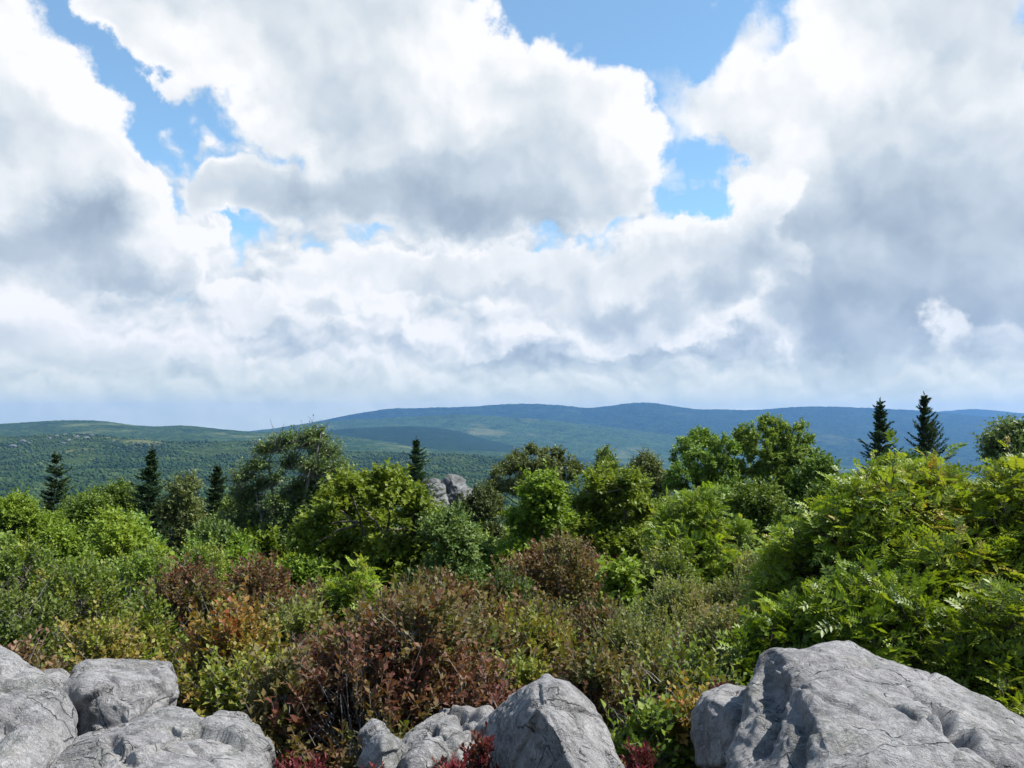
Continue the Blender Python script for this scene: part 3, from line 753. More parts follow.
# habit of each kind: shoots per m2 of crown surface, shoot length, leaves per shoot, leaf size, leaf angle, lift of the leaf, how upright
SP = {
 'heath':  dict(dens=185, L=(.12, .34), n=11, len=.053, wid=.033, ang=55, lift=.15, up=.65, nz=.95, twig=.0022, shape=KITE),
 'heathfine': dict(dens=330, L=(.09, .26), n=11, len=.036, wid=.022, ang=55, lift=.15, up=.65, nz=.95, twig=.002, shape=KITE),
 'broad':  dict(dens=105, L=(.16, .40), n=9, len=.090, wid=.062, ang=62, lift=-.05, up=.35, nz=1.2, twig=.0, shape=STAR),
 'smallbroad': dict(dens=150, L=(.14, .34), n=10, len=.066, wid=.042, ang=58, lift=.0, up=.4, nz=.8, twig=.0, shape=OVAL),
 'far':    dict(dens=95, L=(.2, .45), n=9, len=.095, wid=.062, ang=58, lift=.0, up=.45, nz=.7, twig=.0, shape=KITE),
 'fartree': dict(dens=150, L=(.10, .30), n=9, len=.088, wid=.058, ang=58, lift=.0, up=.45, nz=.7, twig=.0, shape=KITE),
 'birch':  dict(dens=95, L=(.2, .5), n=10, len=.060, wid=.042, ang=60, lift=-.15, up=.25, nz=.5, twig=.003, shape=KITE),
 'rowan':  dict(dens=66, L=(.14, .34), n=6, len=.165, wid=.02, ang=58, lift=.12, up=.6, nz=.9, twig=.0045, shape=KITE, pinnate=5),
 'azalea': dict(dens=300, L=(.06, .16), n=12, len=.036, wid=.015, ang=55, lift=.3, up=.8, nz=.4, twig=.0025, shape=OVAL),
}

def shoots(Lv, Tb, B, D, sp, rng, tint0, patch=0.22, jit=0.12):
    n = len(B)
    if n == 0: return
    L = rng.uniform(sp['L'][0], sp['L'][1], n); k = sp['n']
    droop = rng.normal(0, .12, (n, 3))
    u, w = frame(D)
    sh = np.clip(tint0 + patch * 2.2 * fbm(B * 1.5 + 3.1, 3, .5, int(rng.integers(999))) + rng.normal(0, jit, n), 0, 1)
    t = (np.arange(k) + rng.random((n, k))) / k
    t = 0.12 + 0.88 * t
    pos = B[:, None] + (D * L[:, None])[:, None] * t[..., None] + (droop * L[:, None])[:, None] * (t ** 2)[..., None]
    ph = np.arange(k)[None] * 2.4 + rng.random((n, 1)) * 6.28 + rng.normal(0, .3, (n, k))
    ang = np.radians(sp['ang'] + rng.normal(0, 14, (n, k))) * (1.25 - 0.55 * t)
    rd = np.cos(ph)[..., None] * u[:, None] + np.sin(ph)[..., None] * w[:, None]
    a = np.cos(ang)[..., None] * D[:, None] + np.sin(ang)[..., None] * rd
    a[..., 2] += sp['lift']
    a = unit(a)
    nz = np.array([0, 0, 1.]) * sp['nz'] + rng.normal(0, .45, (n, k, 3)) + D[:, None] * 0.5
    nrm = unit(nz - (nz * a).sum(-1, keepdims=True) * a)
    big = np.where(rng.random((n, 1)) < .16, 1.38, 1.0) * rng.uniform(.8, 1.1, (n, 1))
    ln = sp['len'] * rng.uniform(.6, 1.15, (n, k)) * big; wd = sp['wid'] * rng.uniform(.75, 1.15, (n, k)) * big
    ti = sh[:, None] + rng.normal(0, .06, (n, k)) + 0.14 * (t - .5)
    pos, a, nrm = pos.reshape(-1, 3), a.reshape(-1, 3), nrm.reshape(-1, 3); ln, wd, ti = ln.ravel(), wd.ravel(), ti.ravel()
    if sp.get('pinnate'):
        m = sp['pinnate']; side = unit(np.cross(a, nrm))
        for j in range(m):
            q = 0.26 + 0.70 * j / (m - 1)
            pj = pos + a * (ln * q)[:, None] - np.array([0, 0, 1.]) * (ln * q * q * .22)[:, None]
            for sgn in (-1, 1):
                aj = unit(side * sgn * 0.86 + a * 0.52 + nrm * 0.12 - np.array([0, 0, .16]))
                ll = ln * (.33 - .07 * abs(q - .55)) * rng.uniform(.7, 1.15, len(ln))
                Lv.add(pj, aj, unit(nrm + rng.normal(0, .18, nrm.shape)), ll, ll * .50, ti + rng.normal(0, .05, len(ti)), sp['shape'])
        pj = pos + a * ln[:, None] - np.array([0, 0, .22]) * ln[:, None]
        Lv.add(pj, unit(a - np.array([0, 0, .3])), nrm, ln * .27, ln * .11, ti, sp['shape'])
        K = np.linspace(0, 1, 3)
        pr = pos[:, None] + (a * ln[:, None])[:, None] * K[None, :, None] - np.array([0, 0, .22]) * ln[:, None, None] * (K ** 2)[None, :, None]
        Tb.add(pr, np.full((len(pos), 3), .0016), 3)
    else:
        Lv.add(pos, a, nrm, ln, wd, ti, sp['shape'])
    if sp['twig'] > 0:
        K = np.array([-.25, .5, 1.0])
        p = B[:, None] + (D * L[:, None])[:, None] * K[None, :, None] + (droop * L[:, None])[:, None] * (np.maximum(K, 0) ** 2)[None, :, None]
        Tb.add(p, np.outer(np.ones(n), [sp['twig'] * 1.3, sp['twig'], sp['twig'] * .5]), 3)

def crown(Lv, Tb, lobes, roots, sp, rng, tint0, dens=1.0, gap=-0.16, gapf=2.0, stem_r=0.02, patch=.22, jit=.12, skirt=-.35, twigs=16, lean=(0, 0, 0)):
    """leafy shoots over the surface of overlapping lobes, carried by stems from the roots"""
    lobes = np.array(lobes, float)
    for i, (cx, cy, cz, rx, ry, rz) in enumerate(lobes):
        c = np.array([cx, cy, cz]); r = np.array([rx, ry, rz])
        area = 4 * math.pi * ((rx * ry) ** 1.6 / 3 + (rx * rz) ** 1.6 / 3 + (ry * rz) ** 1.6 / 3) ** (1 / 1.6)
        n = int(area * sp['dens'] * dens * 1.15)
        d = unit(rng.normal(size=(n, 3)))
        d[:, 2] = np.where(d[:, 2] < skirt, -d[:, 2] * rng.random(n), d[:, 2])
        d = unit(d)
        f = np.where(rng.random(n) < .26, rng.uniform(.35, .8, n), 1.0 - np.abs(rng.normal(0, .10, n)) + (rng.random(n) < .10) * rng.uniform(0, .22, n))
        f = f * (1 + .42 * fbm(d * 2.6 + i * 7, 3, .55, int(rng.integers(999))))
        B = c + d * r * f[:, None]
        keep = fbm(B * gapf + 11, 3, .5, int(rng.integers(999))) > gap
        for j, l in enumerate(lobes):
            if j != i:
                q = np.linalg.norm((B - l[:3]) / l[3:], axis=1)
                keep &= (q > .72) | (rng.random(n) < .08)
        B, d = B[keep], d[keep]
        D = unit(unit(d / r) * .65 + np.array([0, 0, 1.]) * sp['up'] + rng.normal(0, .33, B.shape) + np.array(lean))
        B = B - D * np.mean(sp['L']) * .6
        shoots(Lv, Tb, B, D, sp, rng, tint0, patch, jit)
        rt = roots[np.argmin(np.linalg.norm(np.array(roots)[:, :2] - c[:2], axis=1) + rng.random(len(roots)) * .3)]
        hub = c - np.array([0, 0, rz * .35])
        Tb.curve(rt, hub, stem_r, stem_r * .45, rng, 7, .22, 5)
        m = min(twigs, len(B))
        if m:
            s = rng.choice(len(B), m, replace=False)
            Tb.curve(np.repeat(hub[None], m, 0), B[s], np.full(m, stem_r * .38), np.full(m, max(.003, stem_r * .08)), rng, 5, .2, 3)

def dome_lobes(rng, w, h, n, low=.15, flat=1.0):
    """overlapping lobes of uneven size that fill a bush w wide and h tall"""
    L = [(rng.normal(0, .04) * w, 0, h * .45, w * .29, w * .29, h * .38)]
    m = int(n * 1.7)
    for k in range(m):
        a = k * 2.4 + rng.uniform(-.5, .5); e = math.asin(min(1, (k + rng.random()) / m)) * rng.uniform(.8, 1.1)
        s = w * rng.uniform(.10, .23)
        q = (w * .5 - s * .85) * rng.uniform(.8, 1.12)
        z = h * low + (h * (1 - low) - min(s, h * .3)) * math.sin(e) * rng.uniform(.82, 1.03)
        L.append((math.cos(a) * math.cos(e) * q, math.sin(a) * math.cos(e) * q, z, s, s, min(s * rng.uniform(.8, 1.25), h * .35) * flat))
    s = w * .14
    L.append((rng.normal(0, .05) * w, rng.normal(0, .05) * w, h * .96 - max(s, h * .17), s * 1.25, s * 1.25, max(s, h * .17)))
    return L

def plant(name, label, cat, pos, w, h, sp, mat, seed, tint0=.45, dens=1.0, lobes=None, n=6, bark=BARK, trunk=False, group=None, stem_r=None, **kw):
    rng = np.random.default_rng(seed)
    L = lobes if lobes is not None else dome_lobes(rng, w, h, n, low=.30 if trunk else .12)
    Lv, Tb = Leaves(), Tubes()
    if trunk:
        top = np.array([rng.normal(0, .04) * w, rng.normal(0, .04) * w, h * .42])
        Tk = Tubes(); Tk.curve(np.zeros(3), top, max(.03, h * .014), max(.02, h * .009), rng, 8, .08, 8)
        roots = [top, top * np.array([.6, .6, .75])]
    else:
        k = 5 if w < 2 else 9
        roots = [np.array([math.cos(a) * w * .10, math.sin(a) * w * .10, -.02]) for a in rng.uniform(0, 6.28, k)]
    crown(Lv, Tb, L, roots, SP[sp], rng, tint0, dens, stem_r=stem_r or max(.010, h * .0085), **kw)
    o = thing(name, label, cat, pos, group)
    if trunk:
        Tk.build('trunk', bark, o); Tb.build('branches', bark, o); Lv.build('crown', LM[mat], o)
    else:
        if sp.startswith('heath'):
            m = int(26 * min(2, w)); lo = np.array(L); pick = rng.integers(0, len(lo), m)
            d_ = unit(rng.normal(size=(m, 3)) + np.array([0, 0, .5])); d_[:, 2] = np.abs(d_[:, 2])
            a_ = lo[pick, :3] - np.array([0, 0, .3]) * lo[pick, 5:6]
            b_ = lo[pick, :3] + d_ * lo[pick, 3:] + unit(d_ + np.array([0, 0, .6]) + rng.normal(0, .3, (m, 3))) * rng.uniform(.08, .26, (m, 1))
            Tb.curve(a_, b_, np.full(m, .0060), np.full(m, .0016), rng, 8, .2, 3)
        Tb.build('stems', BARK_GREY if sp.startswith('heath') else bark, o); Lv.build('foliage', LM[mat], o)
    return o

_seed = [100]
def put(name, cat, sp, mat, px, top, wpx, d, label, **kw):
    """a plant whose crown reaches row `top` at distance d"""
    _seed[0] += 1
    p = at(px, top, d); z = float(gz(p[0], p[1]))
    h = p[2] - z; w = wpx / F * d * 1.15
    return plant(name, label, cat, (p[0], p[1], z), w, h, sp, mat, kw.pop('seed', _seed[0]), **kw)

def spruce(px, top, d, label, slim=.16, seed=0, sparse=0.0, flag=0.0, tint=.45, up=.35):
    rng = np.random.default_rng(seed)
    p = at(px, top, d); z = float(gz(p[0], p[1])); h = p[2] - z
    Lv, Tb, Tk = Leaves(), Tubes(), Tubes()
    Tk.curve(np.zeros(3), np.array([0, 0, h]), h * .014, .006, rng, 12, .02, 7)
    zz = h * .965
    B, D, LL = [], [], []
    while zz > h * .10:
        f = 1 - zz / h
        ln0 = h * slim * 1.75 * (f ** .88) * rng.uniform(.8, 1.15) + .03
        m = int(rng.integers(4, 7))
        for k in range(m):
            if rng.random() < sparse: continue
            a = k / m * 6.283 + rng.uniform(-.35, .35) + zz * 3
            ln = ln0 * rng.uniform(.45, 1.2) * (1 + flag * math.cos(a))
            rise = up * (1.3 - 1.3 * f) + rng.normal(0, .20)
            B.append((0, 0, zz + rng.uniform(-.12, .12) * (.3 + f))); D.append(unit(np.array([math.cos(a), math.sin(a), rise]))); LL.append(max(ln, .06))
        zz -= rng.uniform(.055, .12) * (h / 6.5) ** .5 * (1 + .6 * f)
    B, D, LL = np.array(B), np.array(D), np.array(LL)
    K = np.linspace(0, 1, 5)
    def on(t):      # point on each branch, tip turned up
        return B + D * (LL * t)[:, None] + np.array([0, 0, 1.]) * (LL * .20 * (t * t - .45 * t))[:, None]
    Tb.add(np.stack([on(t) for t in K], 1), np.outer(LL, [.016, .013, .010, .007, .003]) + .002, 3)
    side = unit(np.cross(D, np.array([0, 0, 1.])))
    nsp = int(14)
    for j in range(nsp):
        t = .10 + .92 * (j + .5) / nsp
        pj = on(t) ; tint_ = tint + rng.normal(0, .16, len(B)) + .12 * (t - .4)
        for sg in (-1, 1):
            a = unit(D * .75 + side * sg * rng.uniform(.5, 1.0, (len(B), 1)) + np.array([0, 0, .10]) + rng.normal(0, .14, B.shape))
            ln = np.minimum(LL * .40 * (1.15 - .85 * t), .30) * rng.uniform(.5, 1.1, len(B)) + .03
            for q in range(3):
                off = a * (ln * q * .30)[:, None]
                Lv.add(pj + off, unit(a + rng.normal(0, .30, a.shape)), unit(np.array([0, 0, 1.]) + rng.normal(0, .5, a.shape)), ln * .55 + .03, np.full(len(B), .030) + ln * .05, tint_ + rng.normal(0, .08, len(B)))
        up_ = unit(D * .6 + np.array([0, 0, .5]) + rng.normal(0, .3, B.shape))
        Lv.add(pj, up_, unit(side + rng.normal(0, .3, B.shape)), np.full(len(B), .045) + LL * .05, np.full(len(B), .028), tint_)
    m = 60
    t = rng.uniform(.93, 1.0, m); a = rng.uniform(0, 6.283, m)
    Lv.add(np.stack([0 * t, 0 * t, h * t], 1), unit(np.stack([np.cos(a) * .5, np.sin(a) * .5, 0 * a + .8], 1)), unit(rng.normal(size=(m, 3))), np.full(m, .08), np.full(m, .022), np.full(m, tint))
    o = thing('spruce', label, 'spruce', (p[0], p[1], z))
    Tk.build('trunk', BARK, o); Tb.build('branches', BARK, o); Lv.build('needles', LM['spruce'], o)
    return o

# ------------------------------------------------------------------ undergrowth that no one could count
def undergrowth():
    rng = np.random.default_rng(9)
    Lv, Tb = Leaves(), Tubes()
    n = 15000
    d = 3.6 + 36 * rng.random(n) ** 1.7
    px = rng.uniform(-120, 1140, n)
    x = (px - 512) / F * d
    z = gz(x, d)
    B = np.stack([x, d, z - .02], 1)
    k = fbm(B * .5, 3, .5, 3)
    D = unit(np.array([0, 0, 1.]) + rng.normal(0, .45, B.shape))
    sp = dict(L=(.18, .55), n=8, len=.055, wid=.034, ang=60, lift=.1, nz=.7, up=0, twig=.003, shape=KITE)
    shoots(Lv, Tb, B, D, sp, rng, .42, .3, .18)
    o = Lv.build('undergrowth', LM['cover']); tag(o, kind='stuff')
    o2 = Tb.build('undergrowth_stems', BARK); o2.parent = o; tag(o2, kind='stuff')
undergrowth()

# ------------------------------------------------------------------ spruces
spruce(55, 452, 30, 'ragged wind-thinned dark spruce at the far left', .17, 1, .35, .35)
spruce(152, 447, 27, 'dense dark spruce with a narrow pointed top, second from the left', .15, 2, .05, -.15)
spruce(217, 464, 33, 'short dark spruce poking up left of the wind-bent birch', .20, 3, .05)
spruce(416, 437, 40, 'small neat spruce standing above the big bright green maple beside the rock outcrop', .16, 4, .0, .15, .4)
spruce(880, 398, 30, 'left one of the two tall dark spruces against the blue mountain', .150, 5, .08, .0, .5, .5)
spruce(924, 392, 31, 'right one of the two tall dark spruces against the blue mountain, with the higher tip', .155, 6, .16, .2, .5, .75)

# ------------------------------------------------------------------ far row of trees
TREE = dict(trunk=True, bark=BARK_GREY)
put('broadleaf_tree', 'broadleaf tree', 'far', 'dull', 822, 448, 80, 26, 'dark green tree in the dip left of the two tall spruces', tint0=.35, seed=203, n=6, **TREE)
put('broadleaf_tree', 'broadleaf tree', 'far', 'dull', 606, 440, 46, 32, 'slim dark tree top peeping over the bright green maple in the centre', tint0=.5, seed=205, n=5, gap=-.15, **TREE)
put('broadleaf_tree', 'broadleaf tree', 'far', 'grey', 650, 446, 62, 31, 'thin pale tree top just left of the tallest pair of trees', tint0=.65, seed=206, n=5, gap=-.12, **TREE)
put('shrub', 'shrub', 'far', 'grey', 482, 480, 66, 25, 'dark olive shrub just right of the rock outcrop', tint0=.3, seed=207)
put('broadleaf_tree', 'broadleaf tree', 'far', 'dull', 118, 474, 62, 29, 'dull green bushy tree between the two leftmost spruces', tint0=.45, seed=208, n=6, **TREE)
put('shrub', 'shrub', 'far', 'grey', 188, 470, 62, 25, 'thin pale grey-green shrub between the second and third spruces from the left', tint0=.6, seed=219, gap=-.08, n=9, dens=.9)
put('shrub', 'shrub', 'far', 'dull', 88, 492, 70, 26, 'dark rounded shrub at the foot of the ragged spruce', tint0=.4, seed=210)
put('shrub', 'shrub', 'far', 'dull', 240, 492, 60, 24, 'dull green shrub at the left foot of the wind-bent birch', tint0=.45, seed=211)
put('shrub', 'shrub', 'far', 'dull', 345, 458, 60, 24, 'dark green bush close behind the wind-bent birch on its right', tint0=.5, seed=212, n=6)
put('shrub', 'shrub', 'far', 'dull', 905, 447, 110, 24, 'dark bushes under the two tall spruces', tint0=.15, seed=213)
put('broadleaf_tree', 'broadleaf tree', 'birch', 'birch', 1014, 404, 84, 15, 'loose-leaved tree cut by the right edge of the picture', tint0=.7, seed=214, n=10, dens=2.4, **TREE)
put('shrub', 'shrub', 'smallbroad', 'maple', 18, 486, 96, 19, 'bright green leafy shrub at the far left edge', tint0=.5, seed=215, n=7)

# ------------------------------------------------------------------ wind-bent birch: limbs and tufts of leaves
def windbent():
    rng = np.random.default_rng(42); d = 18.0
    base = at(292, 560, d); base[2] = float(gz(base[0], base[1]))
    q = lambda px, py, dd=0.0: at(px, py, d + dd) - base
    tufts = [(252, 492, 13, .2), (247, 470, 9, -.2), (262, 458, 11, 0), (275, 441, 13, .1), (290, 434, 10, 0), (303, 436, 13, -.2), (316, 432, 12, 0), (326, 446, 13, .2),
             (333, 464, 14, 0), (318, 462, 13, -.3), (336, 484, 14, .2), (322, 490, 16, .3), (300, 508, 18, 0), (280, 496, 12, -.3), (262, 512, 16, .2), (286, 530, 20, -.2),
             (254, 530, 18, .2), (318, 520, 18, .1), (332, 508, 13, -.2), (270, 476, 9, .2), (308, 478, 10, .1), (270, 550, 22, 0), (310, 550, 20, .2), (238, 508, 11, 0), (296, 456, 10, 0), (297, 486, 12, -.1), (282, 470, 8, -.2), (312, 498, 14, .2), (246, 484, 11, .1), (242, 524, 14, 0)]
    lobes = []
    for (px, py, r_, dd) in tufts:
        c = q(px - 3, py + 8, dd); s = r_ / F * d
        lobes.append((*c, s * 1.1, s * 1.1, s * .9))
    Lv, Tb, Tk = Leaves(), Tubes(), Tubes()
    limbs = [[(292, 575), (280, 530), (272, 490), (268, 462), (276, 436)], [(294, 575), (300, 520), (308, 480), (318, 450), (322, 428)],
             [(290, 575), (268, 540), (258, 505), (252, 475)], [(296, 575), (318, 530), (330, 490), (336, 466)]]
    nodes = []
    for k, l in enumerate(limbs):
        pts = np.array([q(px, py, .25 * math.sin(k * 2 + i)) for i, (px, py) in enumerate(l)])
        t = np.linspace(0, len(l) - 1, 14); p = np.stack([np.interp(t, np.arange(len(l)), pts[:, j]) for j in range(3)], 1)
        p[1:-1] = (p[:-2] + p[1:-1] * 2 + p[2:]) / 4
        Tk.add(p[None], np.linspace(.055 if k < 2 else .04, .010, 14)[None], 6); nodes.append(p)
    for (a, b) in [((277, 440), (270, 419)), ((277, 440), (284, 424)), ((322, 432), (308, 416)), ((322, 432), (330, 420)), ((268, 462), (252, 452)), ((300, 446), (296, 424))]:
        Tb.curve(q(*a), q(*b), .012, .003, rng, 6, .1, 3)
    N_ = np.concatenate(nodes)
    for i, l in enumerate(lobes):
        c = np.array(l[:3]); m = N_[:, 2] < c[2] - .05
        if not m.any(): continue
        r0 = N_[m][np.argmin(np.linalg.norm(N_[m] - c, axis=1))]
        crown(Lv, Tb, [l], [r0], SP['birch'], rng, .45, 1.9 if l[5] > .3 else 1.45, gap=-.08, gapf=2.6, stem_r=.014, twigs=9, lean=(.45, 0, 0))
    o = thing('birch_tree', 'wind-bent birch with sparse leaves, bare twig tips and several leaning stems, left of centre', 'birch tree', base)
    Tk.build('trunk', BARK_GREY, o); Tb.build('branches', BARK_GREY, o); Lv.build('crown', LM['birch'], o)
windbent()

def lobe_tree(name, cat, label, basepx, d, lobes, sp, mat, seed, tint0, dens=1.25, gap=-.06, bark=BARK):
    rng = np.random.default_rng(seed)
    base = at(basepx, 500, d); base[2] = float(gz(base[0], base[1]))
    Lv, Tb, Tk = Leaves(), Tubes(), Tubes()
    py_add = {'broad': 8, 'fartree': 6}[sp]
    L = [(*(at(px, py + py_add, d + rng.uniform(-.9, .9)) - base), r_ / F * d * rng.uniform(.95, 1.2), r_ / F * d * rng.uniform(1.0, 1.5), r_ / F * d * rng.uniform(.85, 1.1)) for (px, py, r_) in lobes]
    top = np.mean([l[:3] for l in L], axis=0); top[2] = min(l[2] for l in L) + .2
    Tk.curve(np.zeros(3), top, .11, .07, rng, 8, .08, 8)
    nodes = [top * .8, top]
    for k in range(4):
        l = L[(k * 5 + 2) % len(L)]; e_ = np.array(l[:3]) - np.array([0, 0, l[5] * .3])
        Tk.curve(top * .8, e_, .04, .014, rng, 8, .15, 6); nodes += [top * .8 * (1 - f) + e_ * f for f in (.4, .7, .95)]
    nodes = np.array(nodes)
    for l in L:
        c = np.array(l[:3]); r0 = nodes[np.argmin(np.linalg.norm(nodes - c, axis=1))]
        crown(Lv, Tb, [l], [r0], SP[sp], rng, tint0, dens, gap=gap, gapf=2.2, stem_r=.022, twigs=10)
    o = thing(name, label, cat, base)
    Tk.build('trunk', bark, o); Tb.build('branches', bark, o); Lv.build('crown', LM[mat], o)
lobe_tree('broadleaf_tree', 'broadleaf tree', 'round dark green tree, left half of the tallest pair right of centre', 705, 27,
          [(700, 431, 8), (690, 438, 11), (708, 440, 11), (720, 435, 8), (728, 446, 11), (684, 452, 12), (702, 456, 15), (722, 462, 15), (686, 470, 15), (706, 480, 18), (728, 482, 15), (676, 482, 11)], 'fartree', 'dull', 201, .60, 1.05, .0)
lobe_tree('broadleaf_tree', 'broadleaf tree', 'tallest broad green tree right of centre, rising above the mountain line', 772, 28,
          [(757, 421, 7), (766, 417, 7), (776, 422, 8), (745, 429, 10), (760, 433, 12), (778, 435, 12), (792, 425, 7), (803, 423, 6), (800, 435, 10), (742, 445, 13), (764, 451, 16), (788, 451, 15),
           (808, 447, 9), (746, 468, 16), (772, 472, 18), (798, 468, 16), (815, 462, 9), (760, 492, 18), (790, 490, 18)], 'fartree', 'dull', 202, .74, 1.05, .0)
lobe_tree('broadleaf_tree', 'broadleaf tree', 'olive grey tree with a feathery top, behind the bright maples in the centre', 535, 30,
          [(502, 467, 8), (511, 458, 8), (520, 451, 7), (530, 447, 7), (539, 445, 6), (548, 450, 8), (558, 449, 6), (566, 457, 8), (576, 464, 8), (522, 464, 12), (545, 464, 13), (565, 474, 12), (500, 482, 12), (525, 484, 15), (552, 486, 15)], 'fartree', 'grey', 204, .62, 1.0, .0)
lobe_tree('maple_tree', 'maple', 'tall leafy bright green maple right of centre, before the slim dark tree top', 608, 18,
          [(600, 470, 10), (613, 466, 9), (628, 474, 10), (585, 480, 12), (640, 484, 11), (604, 488, 16), (626, 494, 16), (580, 500, 15), (648, 504, 13), (600, 512, 20), (630, 518, 20), (575, 524, 16), (655, 526, 14), (610, 538, 22), (640, 540, 18)], 'broad', 'maple', 224, .50, 1.25)
lobe_tree('maple_tree', 'maple', 'big spreading bright green maple, left of centre beside the wind-bent birch', 388, 14.5,
          [(372, 474, 10), (390, 471, 11), (350, 480, 12), (402, 480, 11), (416, 494, 12), (334, 494, 14), (362, 492, 18), (390, 493, 18), (434, 514, 13), (316, 514, 15), (344, 514, 18), (374, 518, 22), (410, 512, 20), (436, 526, 18),
           (304, 536, 14), (328, 540, 18), (356, 544, 20), (392, 548, 22), (424, 550, 20), (452, 546, 14), (340, 566, 16), (376, 572, 20), (414, 574, 18)], 'broad', 'maple', 221, .52, 1.3)

# ------------------------------------------------------------------ bright maples and saplings of the middle ground
put('maple_tree', 'maple', 'smallbroad', 'maple_blue', 453, 502, 92, 13, 'cool green bush hugging the right side of the big bright maple', tint0=.6, seed=222, n=6)
put('maple_tree', 'maple', 'broad', 'maple', 540, 474, 92, 17, 'bright green maple in the centre, in front of the olive grey tree', tint0=.5, seed=223, n=7, dens=1.1)
put('maple_tree', 'maple', 'broad', 'maple', 122, 506, 96, 17, 'light green maple below the second spruce from the left', tint0=.7, seed=225, n=7)
put('maple_tree', 'maple', 'smallbroad', 'maple', 60, 522, 90, 15, 'green bush below the ragged spruce', tint0=.4, seed=226)
put('maple_tree', 'maple', 'smallbroad', 'maple_blue', 215, 520, 92, 16, 'green bush between the light green maple and the wind-bent birch', tint0=.5, seed=227)
put('rowan_sapling', 'rowan', 'rowan', 'rowan', 352, 556, 80, 9.5, 'feathery yellow-green rowan sapling in front of the big bright maple', tint0=.5, seed=228, n=4, dens=1.2)
put('maple_tree', 'maple', 'broad', 'maple', 622, 562, 62, 10, 'small bright green sapling among the heath bushes right of centre', tint0=.55, seed=229, n=4, dens=.9)
put('rowan_tree', 'rowan', 'rowan', 'rowan', 700, 488, 120, 14, 'light yellow-green rowan with a bare dark stem, below the tallest pair of trees', tint0=.45, seed=230, n=7, dens=.9, gap=-.15, trunk=True)
put('maple_tree', 'maple', 'smallbroad', 'dull', 660, 500, 80, 20, 'dull green bush between the bright maples and the light rowan', tint0=.6, seed=231)
put('shrub', 'shrub', 'far', 'dull', 712, 482, 120, 23, 'dark green bush under the round left half of the tallest pair of trees', tint0=.4, seed=234, n=8)
put('shrub', 'shrub', 'far', 'dull', 756, 478, 120, 19, 'dark green shrub in front of the tallest pair of trees', tint0=.45, seed=232)
put('shrub', 'shrub', 'far', 'dull', 812, 478, 90, 17, 'dark shrub left of the big rowan', tint0=.3, seed=233)

# ------------------------------------------------------------------ rowans of the right
put('rowan_tree', 'rowan', 'rowan', 'rowan', 905, 458, 260, 8.0, 'big yellow-green rowan thicket filling the right side behind the largest boulder', tint0=.5, seed=241, n=13, dens=1.15, gap=-.3)
put('rowan_tree', 'rowan', 'rowan', 'rowan', 1010, 452, 160, 7.2, 'tall rowan at the right edge with a few orange leaves', tint0=.50, seed=242, n=10, dens=1.15, jit=.12, patch=.14)
put('rowan_tree', 'rowan', 'rowan', 'rowan', 820, 520, 130, 8.0, 'lower rowan at the left side of the big thicket', tint0=.35, seed=243, n=7, dens=1.0)
put('rowan_tree', 'rowan', 'rowan', 'rowan', 1002, 584, 150, 6.0, 'low rowan shoots at the right edge just above the largest boulder', tint0=.35, seed=244, n=6, dens=.9)
put('rowan_tree', 'rowan', 'rowan', 'rowan', 866, 572, 200, 6.7, 'dark lower rowan shoots under the big rowan thicket behind the largest boulder', tint0=.26, seed=245, n=8, dens=1.2)
put('rowan_tree', 'rowan', 'rowan', 'rowan', 945, 520, 170, 7.1, 'middle tier of the big rowan thicket, between its top and the low right-hand shoots', tint0=.48, seed=247, n=9, dens=1.15)
put('rowan_tree', 'rowan', 'rowan', 'rowan', 772, 606, 86, 6.8, 'small leafy rowan bush above the small boulder beside the largest one', tint0=.3, seed=246, n=6)

